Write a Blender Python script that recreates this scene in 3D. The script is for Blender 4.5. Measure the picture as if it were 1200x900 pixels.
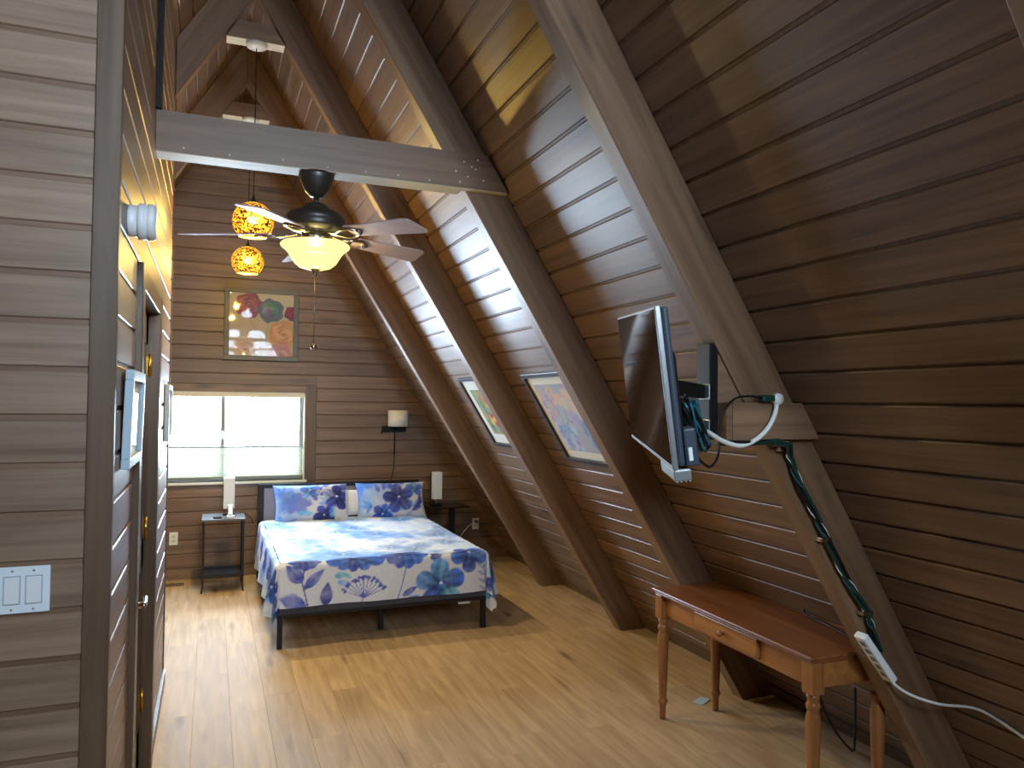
import bpy, bmesh, math, random
import numpy as np
from mathutils import Matrix, Vector, Euler

for o in list(bpy.data.objects): bpy.data.objects.remove(o, do_unlink=True)
SC = bpy.context.scene
COL = SC.collection
PI = math.pi
random.seed(7); RNG = np.random.RandomState(11)

# ------------------------------------------------------------------ camera
YAW, PITCH, ROLL, FPX = math.radians(21.9), math.radians(1.471), math.radians(0.638), 874.0
CAM_H = 1.65
_F = Vector((math.sin(YAW)*math.cos(PITCH), math.cos(YAW)*math.cos(PITCH), math.sin(PITCH)))
_R0 = Vector((math.cos(YAW), -math.sin(YAW), 0)); _U0 = _R0.cross(_F)
_R = math.cos(ROLL)*_R0 + math.sin(ROLL)*_U0
_U = -math.sin(ROLL)*_R0 + math.cos(ROLL)*_U0
cd = bpy.data.cameras.new('camera'); cam = bpy.data.objects.new('camera', cd); COL.objects.link(cam)
cd.sensor_width = 36.0; cd.lens = FPX/1200*36; cd.clip_start = 0.05
cam.matrix_world = Matrix(((_R.x, _U.x, -_F.x, 0), (_R.y, _U.y, -_F.y, 0), (_R.z, _U.z, -_F.z, CAM_H), (0, 0, 0, 1)))
SC.camera = cam

# ------------------------------------------------------------------ world and exposure
W = bpy.data.worlds.new('world'); SC.world = W; W.use_nodes = True
bg = W.node_tree.nodes['Background']
bg.inputs[0].default_value = (0.70, 0.85, 1.0, 1); bg.inputs[1].default_value = 160.0
SC.view_settings.view_transform = 'Standard'
try: SC.view_settings.look = 'None'
except Exception: pass
SC.view_settings.gamma = 1.0; SC.view_settings.use_curve_mapping = False
SC.view_settings.exposure = 0.22
FAN_EMIT = 9.0
PEND_EMIT = 9.0

# ------------------------------------------------------------------ room dimensions
TAN = 1.60; SL = math.atan(TAN); SN, CS = math.sin(SL), math.cos(SL)
XR = 3.015; XRIDGE = 0.207; ZR = (XR-XRIDGE)*TAN; XLF = 2*XRIDGE-XR
YF, YN = 7.5, -1.2            # far and near gables
XW = -0.237                   # left partition face
YC = 2.2                      # near face of the partition corner
YE = 4.86                     # far end of the partition
WX0, WX1, WZ0, WZ1 = -0.69, 0.848, 0.885, 1.728   # far window opening
RY = [2.15, 3.43, 4.78, 6.17]; RT = 0.09; RD = 0.185   # rafters
def xr(z): return XR - z/TAN
def xl(z): return XLF + z/TAN

def portal(loc, rot, sx, sy):
    l = bpy.data.lights.new('window_portal', 'AREA'); l.shape = 'RECTANGLE'; l.size = sx; l.size_y = sy
    l.cycles.is_portal = True
    o = bpy.data.objects.new('window_portal', l); COL.objects.link(o); o.location = loc; o.rotation_euler = rot
portal(((WX0+WX1)/2, YF+0.13, (WZ0+WZ1)/2), (-PI/2, 0, 0), WX1-WX0, WZ1-WZ0)
portal((XRIDGE+.62, YN-0.12, 3.1), (PI/2, 0, 0), 1.25, 1.65)

# ------------------------------------------------------------------ mesh helpers
class MB:
    def __init__(s): s.v = []; s.f = []; s.sm = []
    def add(s, v, f, smooth=False):
        n = len(s.v); s.v += [tuple(map(float, q)) for q in v]
        for q in f: s.f.append([i+n for i in q]); s.sm.append(smooth)
        return s
    def box(s, x0, x1, y0, y1, z0, z1, M=None):
        v = [Vector((x, y, z)) for z in (z0, z1) for y in (y0, y1) for x in (x0, x1)]
        if M is not None: v = [M @ q for q in v]
        return s.add(v, [(0,2,3,1),(4,5,7,6),(0,1,5,4),(1,3,7,5),(3,2,6,7),(2,0,4,6)])
    def bbox(s, x0, x1, y0, y1, z0, z1, b=0.005, M=None, seg=2):
        bm = bmesh.new(); bmesh.ops.create_cube(bm, size=1)
        for q in bm.verts: q.co = Vector(((x0+x1)/2+q.co.x*(x1-x0), (y0+y1)/2+q.co.y*(y1-y0), (z0+z1)/2+q.co.z*(z1-z0)))
        bmesh.ops.bevel(bm, geom=bm.edges[:], offset=b, segments=seg, affect='EDGES', profile=0.5)
        if M is not None: bm.transform(M)
        bm.verts.index_update()
        s.add([q.co[:] for q in bm.verts], [[q.index for q in f.verts] for f in bm.faces]); bm.free(); return s
    def prism(s, poly, a0, a1, axis='y'):
        n = len(poly)
        def P(p, a):
            if axis == 'y': return (p[0], a, p[1])
            if axis == 'x': return (a, p[0], p[1])
            return (p[0], p[1], a)
        v = [P(p, a0) for p in poly]+[P(p, a1) for p in poly]
        f = [tuple(range(n)), tuple(range(2*n-1, n-1, -1))]+[(i, i+n, (i+1) % n+n, (i+1) % n) for i in range(n)]
        return s.add(v, f)
    def lathe(s, prof, seg=32, c=(0,0,0), M=None, caps=False):
        v = []; f = []
        for r, z in prof:
            for k in range(seg):
                a = 2*PI*k/seg; q = Vector((r*math.cos(a), r*math.sin(a), z))
                if M is not None: q = M @ q
                v.append((q.x+c[0], q.y+c[1], q.z+c[2]))
        for i in range(len(prof)-1):
            for k in range(seg):
                k2 = (k+1) % seg; f.append((i*seg+k, i*seg+k2, (i+1)*seg+k2, (i+1)*seg+k))
        if caps:
            f.append(tuple(range(seg-1, -1, -1))); n = (len(prof)-1)*seg; f.append(tuple(range(n, n+seg)))
        return s.add(v, f, True)
    def cyl(s, p0, p1, r, seg=16, r1=None):
        p0 = Vector(p0); p1 = Vector(p1); d = p1-p0
        M = d.to_track_quat('Z', 'Y').to_matrix().to_4x4()
        return s.lathe([(r, 0), (r if r1 is None else r1, d.length)], seg, tuple(p0), M, True)
    def tube(s, pts, r, seg=8, smooth_n=6):
        pts = [Vector(p) for p in pts]
        if smooth_n > 1 and len(pts) > 2:
            out = []
            for i in range(len(pts)-1):
                a = pts[max(i-1, 0)]; b = pts[i]; c = pts[i+1]; d = pts[min(i+2, len(pts)-1)]
                for k in range(smooth_n):
                    t = k/smooth_n
                    out.append(0.5*((2*b)+(c-a)*t+(2*a-5*b+4*c-d)*t*t+(-a+3*b-3*c+d)*t**3))
            out.append(pts[-1]); pts = out
        v = []; f = []; up = None; n = len(pts)
        for i, p in enumerate(pts):
            t = (pts[min(i+1, n-1)]-pts[max(i-1, 0)])
            if t.length < 1e-9: t = Vector((0, 0, 1))
            t.normalize()
            if up is None: up = t.orthogonal().normalized()
            up = (up-t*up.dot(t)); up = up.normalized() if up.length > 1e-6 else t.orthogonal().normalized()
            w = t.cross(up)
            for k in range(seg):
                a = 2*PI*k/seg; v.append(p+r*(math.cos(a)*up+math.sin(a)*w))
        for i in range(n-1):
            for k in range(seg):
                k2 = (k+1) % seg; f.append((i*seg+k, i*seg+k2, (i+1)*seg+k2, (i+1)*seg+k))
        f.append(tuple(range(seg-1, -1, -1))); f.append(tuple(range((n-1)*seg, n*seg)))
        return s.add(v, f, True)
    def mesh(s, name, Minv=None):
        me = bpy.data.meshes.new(name)
        v = s.v if Minv is None else [tuple(Minv @ Vector(q)) for q in s.v]
        me.from_pydata(v, [], s.f); me.polygons.foreach_set('use_smooth', s.sm); me.update()
        bm = bmesh.new(); bm.from_mesh(me); bmesh.ops.recalc_face_normals(bm, faces=bm.faces); bm.to_mesh(me); bm.free()
        return me

def wmat(o):
    m = o.matrix_basis.copy()
    if o.parent: m = wmat(o.parent) @ m
    return m
def link(name, me, mat, parent=None):
    o = bpy.data.objects.new(name, me); COL.objects.link(o)
    if me is not None and mat is not None and not me.materials: me.materials.append(mat)
    if parent is not None: o.parent = parent
    return o
def part(name, mb, mat, parent, local=False):
    """mesh child; mb is in world coordinates unless local"""
    return link(name, mb.mesh(name, None if local else wmat(parent).inverted()), mat, parent)
def tag(o, label, cat, group=None):
    o['label'] = label; o['category'] = cat
    if group: o['group'] = group
    return o
def thing(name, label, cat, loc=(0,0,0), rz=0, group=None):
    o = bpy.data.objects.new(name, None); COL.objects.link(o); o.empty_display_size = 0.1
    o.location = loc; o.rotation_euler = (0, 0, rz); return tag(o, label, cat, group)
def solo(name, mb, mat, label, cat, group=None):
    xs = np.array(mb.v); c = Vector(((xs[:,0].min()+xs[:,0].max())/2, (xs[:,1].min()+xs[:,1].max())/2, xs[:,2].min()))
    o = link(name, mb.mesh(name, Matrix.Translation(-c)), mat); o.location = c
    return tag(o, label, cat, group)
def struct(name, mb=None, mat=None, parent=None):
    me = mb.mesh(name) if mb else None
    o = link(name, me, mat, parent)
    if parent is None: o['kind'] = 'structure'
    return o

# ------------------------------------------------------------------ materials
def lin(c):
    c = np.asarray(c, float)/255.0
    return np.where(c <= .04045, c/12.92, ((c+.055)/1.055)**2.4)
def l4(c): return tuple(lin(c))+(1.0,)
def newmat(name):
    m = bpy.data.materials.new(name); m.use_nodes = True
    return m, m.node_tree.nodes, m.node_tree.links, m.node_tree.nodes['Principled BSDF']
def plain(name, rgb, rough=.5, metal=0, emit=None, es=0, spec=.5, bump=0, bscale=200):
    m, N, L, b = newmat(name)
    b.inputs['Base Color'].default_value = l4(rgb); b.inputs['Roughness'].default_value = rough
    b.inputs['Metallic'].default_value = metal; b.inputs['Specular IOR Level'].default_value = spec
    if emit: b.inputs['Emission Color'].default_value = l4(emit); b.inputs['Emission Strength'].default_value = es
    n = N.new('ShaderNodeTexNoise'); n.inputs['Scale'].default_value = bscale
    tc = N.new('ShaderNodeTexCoord'); L.new(tc.outputs['Object'], n.inputs['Vector'])
    mr = N.new('ShaderNodeMapRange'); mr.inputs['To Min'].default_value = max(0, rough-.05); mr.inputs['To Max'].default_value = min(1, rough+.05)
    L.new(n.outputs[0], mr.inputs[0]); L.new(mr.outputs[0], b.inputs['Roughness'])
    if bump:
        bp = N.new('ShaderNodeBump'); bp.inputs['Strength'].default_value = bump; bp.inputs['Distance'].default_value = .002
        L.new(n.outputs[0], bp.inputs['Height']); L.new(bp.outputs[0], b.inputs['Normal'])
    return m
def wood(name, dark, light, rough=.42, scale=(1.2, 26, 26), knots=True, var=.16, axis=0, knotcol=(40,26,18), coord='Object', bump=.25, spec=.5, coat=0):
    """long grain along local x (axis 0), y (1) or z (2)"""
    m, N, L, b = newmat(name)
    tc = N.new('ShaderNodeTexCoord'); oi = N.new('ShaderNodeObjectInfo')
    mul = N.new('ShaderNodeMath'); mul.operation = 'MULTIPLY'; mul.inputs[1].default_value = 53.0
    L.new(oi.outputs['Random'], mul.inputs[0])
    add = N.new('ShaderNodeVectorMath'); add.operation = 'ADD'
    L.new(tc.outputs[coord], add.inputs[0]); L.new(mul.outputs[0], add.inputs[1])
    sc = list(scale)
    if axis == 1: sc = [sc[1], sc[0], sc[2]]
    if axis == 2: sc = [sc[1], sc[2], sc[0]]
    mp = N.new('ShaderNodeMapping'); mp.inputs['Scale'].default_value = sc; L.new(add.outputs[0], mp.inputs[0])
    n1 = N.new('ShaderNodeTexNoise'); n1.inputs['Scale'].default_value = 1.0; n1.inputs['Detail'].default_value = 7; n1.inputs['Roughness'].default_value = .62; n1.inputs['Distortion'].default_value = .6
    L.new(mp.outputs[0], n1.inputs['Vector'])
    cr = N.new('ShaderNodeValToRGB'); L.new(n1.outputs[0], cr.inputs[0])
    cr.color_ramp.elements[0].position = .3; cr.color_ramp.elements[0].color = l4(dark)
    cr.color_ramp.elements[1].position = .7; cr.color_ramp.elements[1].color = l4(light)
    # large soft blotches and a shade of its own for each board
    n2 = N.new('ShaderNodeTexNoise'); n2.inputs['Scale'].default_value = 2.2; L.new(add.outputs[0], n2.inputs['Vector'])
    m1 = N.new('ShaderNodeMapRange'); m1.inputs['To Min'].default_value = .82; m1.inputs['To Max'].default_value = 1.18; L.new(n2.outputs[0], m1.inputs[0])
    m2 = N.new('ShaderNodeMapRange'); m2.inputs['To Min'].default_value = 1-var; m2.inputs['To Max'].default_value = 1+var; L.new(oi.outputs['Random'], m2.inputs[0])
    mm = N.new('ShaderNodeMath'); mm.operation = 'MULTIPLY'; L.new(m1.outputs[0], mm.inputs[0]); L.new(m2.outputs[0], mm.inputs[1])
    hv = N.new('ShaderNodeHueSaturation'); L.new(mm.outputs[0], hv.inputs['Value']); L.new(cr.outputs[0], hv.inputs['Color'])
    out = hv.outputs[0]
    if knots:
        ks = [1.1, 5.5, 5.5]
        if axis == 1: ks = [5.5, 1.1, 5.5]
        if axis == 2: ks = [5.5, 5.5, 1.1]
        mk = N.new('ShaderNodeMapping'); mk.inputs['Scale'].default_value = ks; L.new(add.outputs[0], mk.inputs[0])
        nz = N.new('ShaderNodeTexNoise'); nz.inputs['Scale'].default_value = 9; L.new(mk.outputs[0], nz.inputs['Vector'])
        va = N.new('ShaderNodeMixRGB'); va.inputs[0].default_value = .06; L.new(mk.outputs[0], va.inputs[1]); L.new(nz.outputs[1], va.inputs[2])
        vo = N.new('ShaderNodeTexVoronoi'); vo.inputs['Scale'].default_value = 1.0; L.new(va.outputs[0], vo.inputs['Vector'])
        kr = N.new('ShaderNodeMapRange'); kr.inputs['From Min'].default_value = .03; kr.inputs['From Max'].default_value = .16
        kr.inputs['To Min'].default_value = .75; kr.inputs['To Max'].default_value = 0; L.new(vo.outputs['Distance'], kr.inputs[0])
        mx = N.new('ShaderNodeMixRGB'); L.new(kr.outputs[0], mx.inputs[0]); L.new(out, mx.inputs[1]); mx.inputs[2].default_value = l4(knotcol)
        out = mx.outputs[0]
    L.new(out, b.inputs['Base Color'])
    b.inputs['Specular IOR Level'].default_value = spec
    b.inputs['Coat Weight'].default_value = coat; b.inputs['Coat Roughness'].default_value = .4
    rr = N.new('ShaderNodeMapRange'); rr.inputs['To Min'].default_value = rough-.06; rr.inputs['To Max'].default_value = rough+.08
    L.new(n1.outputs[0], rr.inputs[0]); L.new(rr.outputs[0], b.inputs['Roughness'])
    bp = N.new('ShaderNodeBump'); bp.inputs['Strength'].default_value = bump; bp.inputs['Distance'].default_value = .0015
    L.new(n1.outputs[0], bp.inputs['Height']); L.new(bp.outputs[0], b.inputs['Normal'])
    return m
def vcol(name, rough=.8, bump=.0, bscale=60, spec=.3, coat=0):   # colours of the print are stored per vertex
    m, N, L, b = newmat(name)
    a = N.new('ShaderNodeVertexColor'); a.layer_name = 'Col'; L.new(a.outputs[0], b.inputs['Base Color'])
    b.inputs['Roughness'].default_value = rough; b.inputs['Specular IOR Level'].default_value = spec
    if coat: b.inputs['Coat Weight'].default_value = coat; b.inputs['Coat Roughness'].default_value = .02
    if bump:
        tc = N.new('ShaderNodeTexCoord'); n = N.new('ShaderNodeTexVoronoi'); n.inputs['Scale'].default_value = bscale
        L.new(tc.outputs['Object'], n.inputs['Vector'])
        bp = N.new('ShaderNodeBump'); bp.inputs['Strength'].default_value = bump; bp.inputs['Distance'].default_value = .004
        L.new(n.outputs['Distance'], bp.inputs['Height']); L.new(bp.outputs[0], b.inputs['Normal'])
    return m
def clear_glass(name, tint=(255,255,255), refl=1.0):
    m, N, L, b = newmat(name); N.remove(b)
    t = N.new('ShaderNodeBsdfTransparent'); t.inputs[0].default_value = l4(tint)
    g = N.new('ShaderNodeBsdfGlossy'); g.inputs['Roughness'].default_value = .01
    ge = N.new('ShaderNodeNewGeometry'); dt = N.new('ShaderNodeVectorMath'); dt.operation = 'DOT_PRODUCT'
    L.new(ge.outputs['Normal'], dt.inputs[0]); L.new(ge.outputs['Incoming'], dt.inputs[1])
    def mth(op, a, b_):
        q = N.new('ShaderNodeMath'); q.operation = op
        for i, w_ in enumerate((a, b_)):
            if w_ is None: continue
            if isinstance(w_, (int, float)): q.inputs[i].default_value = w_
            else: L.new(w_, q.inputs[i])
        return q.outputs[0]
    fz = mth('POWER', mth('SUBTRACT', 1.0, mth('ABSOLUTE', dt.outputs['Value'], None)), 5.0)
    mu = N.new('ShaderNodeMath'); mu.operation = 'MULTIPLY'; mu.inputs[1].default_value = refl
    L.new(mth('ADD', mth('MULTIPLY', fz, .96), .035), mu.inputs[0])
    mx = N.new('ShaderNodeMixShader'); L.new(mu.outputs[0], mx.inputs[0]); L.new(t.outputs[0], mx.inputs[1]); L.new(g.outputs[0], mx.inputs[2])
    L.new(mx.outputs[0], N['Material Output'].inputs[0]); return m

M = {}
M['board'] = wood('stained_pine_board', (92,67,49), (134,104,79), rough=.45, coat=.5)
M['greyboard'] = wood('pale_grey_board', (114,90,70), (156,130,106), rough=.45, coat=.15)  # lighter, greyer board tone for the partition's near face
M['groove'] = wood('stained_pine_back', (100,74,54), (132,102,78), rough=.5, knots=False)
M['rafter'] = wood('stained_rafter', (98,72,52), (138,107,80), rough=.44, coat=.2, scale=(1.0, 18, 18), var=.08)
M['lit_raw'] = wood('pale_lit_raw_wood', (176,160,128), (206,192,160), rough=.55, knots=False, var=.03)  # collar ties' bare wood; on the tie beam it paints a lit underside
M['door'] = wood('stained_door', (70,52,42), (100,78,64), rough=.28, knots=False, axis=2, var=.02)
M['casing'] = wood('stained_casing', (78,60,44), (108,86,66), rough=.36, knots=False, axis=2, var=.05)
M['floor'] = wood('oak_floor_plank', (156,126,94), (192,162,126), rough=.6, scale=(1.6, 22, 22), var=.07, knotcol=(96,66,40), bump=.18, spec=.32)
M['floorbase'] = plain('floor_joint', (96,72,50), .7)
M['table'] = wood('honey_oak', (130,80,40), (170,112,62), rough=.3, scale=(1.8, 30, 30), knots=False, axis=1, var=.04)
M['tabletop'] = wood('worn_oak_top', (108,62,34), (140,86,48), rough=.33, scale=(1.8, 26, 26), knots=False, axis=1, var=.02)
M['tableleg'] = wood('honey_oak_leg', (124,76,38), (160,104,58), rough=.28, scale=(1.8, 30, 30), knots=False, axis=2, var=.04)
M['white'] = plain('white_plastic', (226,228,228), .35)
M['cream'] = plain('cream_vinyl', (214,208,188), .45)
M['greyframe'] = plain('grey_aluminium', (120,124,122), .4, .3)
M['silver'] = plain('brushed_silver', (176,178,180), .3, .8)
M['barsilver'] = plain('dull_silver', (140,142,140), .4, .6)
M['nickel'] = plain('satin_nickel', (190,180,165), .25, 1.0)
M['brass'] = plain('brass', (196,160,80), .3, 1.0)
M['black'] = plain('black_plastic', (16,16,18), .5, spec=.25)
M['blackmetal'] = plain('black_metal', (24,25,30), .4, .2)
M['bronze'] = plain('dark_bronze', (84,80,76), .42, .75)
M['screen'] = plain('tv_screen', (7,7,9), .06)
M['picframe'] = plain('grey_picture_frame', (104,104,104), .45)
M['darkframe'] = plain('charcoal_picture_frame', (52,50,54), .4)
M['paleframe'] = plain('pale_blue_frame', (176,194,206), .4)
M['mat'] = plain('mat_board', (226,224,214), .8)
M['fabric'] = plain('grey_upholstery', (128,128,140), .9, bump=.4, bscale=400)
M['darkfabric'] = plain('charcoal_upholstery', (70,70,80), .9, bump=.4, bscale=400)
M['mattress'] = plain('white_mattress', (220,222,228), .9, bump=.2, bscale=90)
M['quilt'] = vcol('floral_quilt', .75, .55, 34)
M['pillow'] = vcol('floral_pillow', .75, .5, 40)
M['print'] = vcol('art_print', .6, 0)
M['glass'] = clear_glass('window_glass', (186,188,190))
M['dimglass'] = clear_glass('dimmed_window_glass', (206,209,212))  # tint added to cut the daylight through the far window
M['innerglass'] = clear_glass('picture_glass', refl=.3)
M['tableglass'] = clear_glass('smoked_glass', (110,130,130))
M['lampshade'] = plain('linen_shade', (216,206,188), .8, bump=.3, bscale=300)
M['lamppanel'] = plain('white_lamp_panel', (216,218,222), .5)
M['tealcable'] = plain('teal_cable', (34,92,104), .35)
M['greencable'] = plain('dark_green_cable', (18,52,42), .4)
M['whitecable'] = plain('white_cable', (222,222,216), .4)
M['vent'] = plain('brown_register', (74,50,34), .5, .3)
M['paper'] = plain('pale_blue_paper', (170,186,206), .7)
M['bladewood'] = wood('fan_blade_wood', (170,146,146), (190,168,166), rough=.35, knots=False, var=.02, bump=.05)
# pleated window shade: thin cloth that lets daylight through
m, N, L, b = newmat('cellular_shade'); N.remove(b)
d1 = N.new('ShaderNodeBsdfDiffuse'); d1.inputs[0].default_value = l4((238,240,226))
t1 = N.new('ShaderNodeBsdfTranslucent'); t1.inputs[0].default_value = (.075, .082, .062, 1)
wv = N.new('ShaderNodeTexNoise'); wv.inputs['Scale'].default_value = 300
mx = N.new('ShaderNodeMixShader'); mx.inputs[0].default_value = .45
L.new(d1.outputs[0], mx.inputs[1]); L.new(t1.outputs[0], mx.inputs[2]); L.new(mx.outputs[0], N['Material Output'].inputs[0]); M['shade'] = m
# frosted bowl of the fan: pale glass that glows and lets its bulb through
m, N, L, b = newmat('frosted_bowl'); N.remove(b)
em = N.new('ShaderNodeEmission'); em.inputs[0].default_value = (1.0, .88, .30, 1); em.inputs[1].default_value = 1.35
gl = N.new('ShaderNodeBsdfGlossy'); gl.inputs['Roughness'].default_value = .3
tr = N.new('ShaderNodeBsdfTransparent'); tr.inputs[0].default_value = (1, .93, .72, 1)
m1 = N.new('ShaderNodeMixShader'); m1.inputs[0].default_value = .06; L.new(em.outputs[0], m1.inputs[1]); L.new(gl.outputs[0], m1.inputs[2])
m2 = N.new('ShaderNodeMixShader'); tb_ = N.new('ShaderNodeTexCoord'); sx_ = N.new('ShaderNodeSeparateXYZ'); L.new(tb_.outputs['Object'], sx_.inputs[0])
mz_ = N.new('ShaderNodeMapRange'); L.new(sx_.outputs[2], mz_.inputs[0])   # less see-through towards the rim, added to weaken light thrown sideways
for k_, v_ in (('From Min', .01), ('From Max', .06), ('To Min', .27), ('To Max', .055)): mz_.inputs[k_].default_value = v_
L.new(mz_.outputs[0], m2.inputs[0]); L.new(m1.outputs[0], m2.inputs[1]); L.new(tr.outputs[0], m2.inputs[2])
L.new(m2.outputs[0], N['Material Output'].inputs[0]); M['bowl'] = m
# amber mosaic pendant glass: bright chips between dark joints
m, N, L, b = newmat('amber_mosaic')
tc = N.new('ShaderNodeTexCoord'); vo = N.new('ShaderNodeTexVoronoi'); vo.feature = 'DISTANCE_TO_EDGE'; vo.inputs['Scale'].default_value = 115
vc = N.new('ShaderNodeTexVoronoi'); vc.inputs['Scale'].default_value = 115
L.new(tc.outputs['Object'], vo.inputs['Vector']); L.new(tc.outputs['Object'], vc.inputs['Vector'])
r1 = N.new('ShaderNodeMapRange'); r1.inputs['From Min'].default_value = .04; r1.inputs['From Max'].default_value = .14; L.new(vo.outputs[0], r1.inputs[0])
sp = N.new('ShaderNodeSeparateColor'); L.new(vc.outputs['Color'], sp.inputs[0])
r2 = N.new('ShaderNodeMapRange'); r2.inputs['From Min'].default_value = .3; r2.inputs['From Max'].default_value = .6; L.new(sp.outputs[0], r2.inputs[0])
mu = N.new('ShaderNodeMath'); mu.operation = 'MULTIPLY'; L.new(r1.outputs[0], mu.inputs[0]); L.new(r2.outputs[0], mu.inputs[1])
N.remove(b)
dk = N.new('ShaderNodeBsdfGlossy'); dk.inputs[0].default_value = l4((150,100,40)); dk.inputs['Roughness'].default_value = .35
em = N.new('ShaderNodeEmission'); em.inputs[0].default_value = (1.0, .60, .07, 1); em.inputs[1].default_value = PEND_EMIT*.3
tr = N.new('ShaderNodeBsdfTransparent'); tr.inputs[0].default_value = (1, .82, .38, 1)
ma = N.new('ShaderNodeMixShader'); ma.inputs[0].default_value = .5; L.new(em.outputs[0], ma.inputs[1]); L.new(tr.outputs[0], ma.inputs[2])
mc = N.new('ShaderNodeMixShader'); L.new(mu.outputs[0], mc.inputs[0]); L.new(dk.outputs[0], mc.inputs[1]); L.new(ma.outputs[0], mc.inputs[2])
L.new(mc.outputs[0], N['Material Output'].inputs[0]); M['mosaic'] = m

M['bulb'] = plain('lit_bulb', (255,240,200), .3, emit=(255,224,150), es=25)
# ------------------------------------------------------------------ boards
def board_mesh(name, quad, t=.02, b=.003):
    """quad: (u,w) corners of the face, lower edge first; the face lies at local z = 0, the board behind it"""
    q = [Vector((p[0], p[1], 0)) for p in quad]
    dn = [0, 0, 1, 1]; v = []
    for p in q: v.append((p.x, p.y, -t))
    for p in q: v.append((p.x, p.y, -b))
    for i, p in enumerate(q): v.append((p.x, p.y+(b if i < 2 else -b), 0))
    f = [(8, 9, 10, 11)]
    for i in range(4):
        j = (i+1) % 4; f.append((i, j, j+4, i+4)); f.append((i+4, j+4, j+8, i+8))
    f.append((3, 2, 1, 0))
    me = bpy.data.meshes.new(name); me.from_pydata([tuple(map(float, p)) for p in v], [], f); me.update(); return me
def frame(u, w, n, o):
    u, w, n = map(Vector, (u, w, n))
    return Matrix(((u.x, w.x, n.x, o[0]), (u.y, w.y, n.y, o[1]), (u.z, w.z, n.z, o[2]), (0, 0, 0, 1)))
GAP = .0125
def lay(parent, F, quads, mat):
    """one child object for each board, placed with its own origin at the board's lower left corner"""
    cache = {}
    for q in quads:
        o0 = Vector((q[0][0], q[0][1], 0)); loc = tuple((round(p[0]-o0.x, 4), round(p[1]-o0.y, 4)) for p in q)
        if loc not in cache: cache[loc] = board_mesh('board', loc)
        o = link('board', cache[loc], mat, parent)
        o.matrix_basis = F @ Matrix.Translation(o0)

# right slope
wall_right = struct('wall_right', MB().add(
    [(XR+.011/SN, YN, 0), (XRIDGE+.011/SN, YN, ZR), (XRIDGE+.15, YN, ZR+.02), (XR+.2, YN, 0), (XR+.011/SN, YF+.1, 0), (XRIDGE+.011/SN, YF+.1, ZR), (XRIDGE+.15, YF+.1, ZR+.02), (XR+.2, YF+.1, 0)],
    [(0,1,2,3),(7,6,5,4),(0,4,5,1),(1,5,6,2),(2,6,7,3),(3,7,4,0)]), M['groove'])
FR = frame((0,-1,0), (-CS,0,SN), (-SN,0,-CS), (XR, YF, 0))
SLEN = ZR/SN; PIT = .1275; qs = []
k = -1
while True:
    s0 = .0435+k*PIT+GAP/2; s1 = s0+PIT-GAP
    if s0 > SLEN-.02: break
    s0 = max(s0, 0); s1 = min(s1, SLEN-.005)
    qs.append(((0, s0), (YF-YN, s0), (YF-YN, s1), (0, s1))); k += 1
lay(wall_right, FR, qs, M['board'])
# left slope
wls = struct('wall_left_slope', MB().add(
    [(XLF-.011/SN, YN, 0), (XRIDGE-.011/SN, YN, ZR), (XRIDGE-.15, YN, ZR+.02), (XLF-.2, YN, 0), (XLF-.011/SN, YF+.1, 0), (XRIDGE-.011/SN, YF+.1, ZR), (XRIDGE-.15, YF+.1, ZR+.02), (XLF-.2, YF+.1, 0)],
    [(0,1,2,3),(7,6,5,4),(0,4,5,1),(1,5,6,2),(2,6,7,3),(3,7,4,0)]), M['groove'])
FL = frame((0,1,0), (CS,0,SN), (SN,0,-CS), (XLF, YN, 0))
lay(wls, FL, [((0, q[0][1]), (YF-YN, q[0][1]), (YF-YN, q[2][1]), (0, q[2][1])) for q in qs], M['board'])
ridge = struct('trim_1', MB().prism([(XRIDGE-.2, ZR+.0), (XRIDGE+.2, ZR+.0), (XRIDGE+.2, ZR+.06), (XRIDGE-.2, ZR+.06)], YN, YF+.1), M['groove'])

# far gable: backing in four pieces round the window, boards in front of it
mb = MB(); E_ = .03; YB = YF+.011
def gz(x0, x1, z0, z1):
    mb.prism([(x0, z0), (x1, z0), (x1, z1), (x0, z1)], YB, YF+.1)
mb.prism([(XLF-.05, 0), (XR+.05, 0), (xr(WZ0)+.05, WZ0), (xl(WZ0)-.05, WZ0)], YB, YF+.1)
mb.prism([(xl(WZ0)-.05, WZ0), (WX0, WZ0), (WX0, WZ1), (xl(WZ1)-.05, WZ1)], YB, YF+.1)
mb.prism([(WX1, WZ0), (xr(WZ0)+.05, WZ0), (xr(WZ1)+.05, WZ1), (WX1, WZ1)], YB, YF+.1)
mb.prism([(xl(WZ1)-.05, WZ1), (xr(WZ1)+.05, WZ1), (XRIDGE, ZR+.05)], YB, YF+.1)
wall_far = struct('wall_far', mb, M['groove'])
FF = frame((1,0,0), (0,0,1), (0,-1,0), (0, YF, 0)); qs = []; P2 = .1285; g = .009
z = 2.158-17*P2
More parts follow.
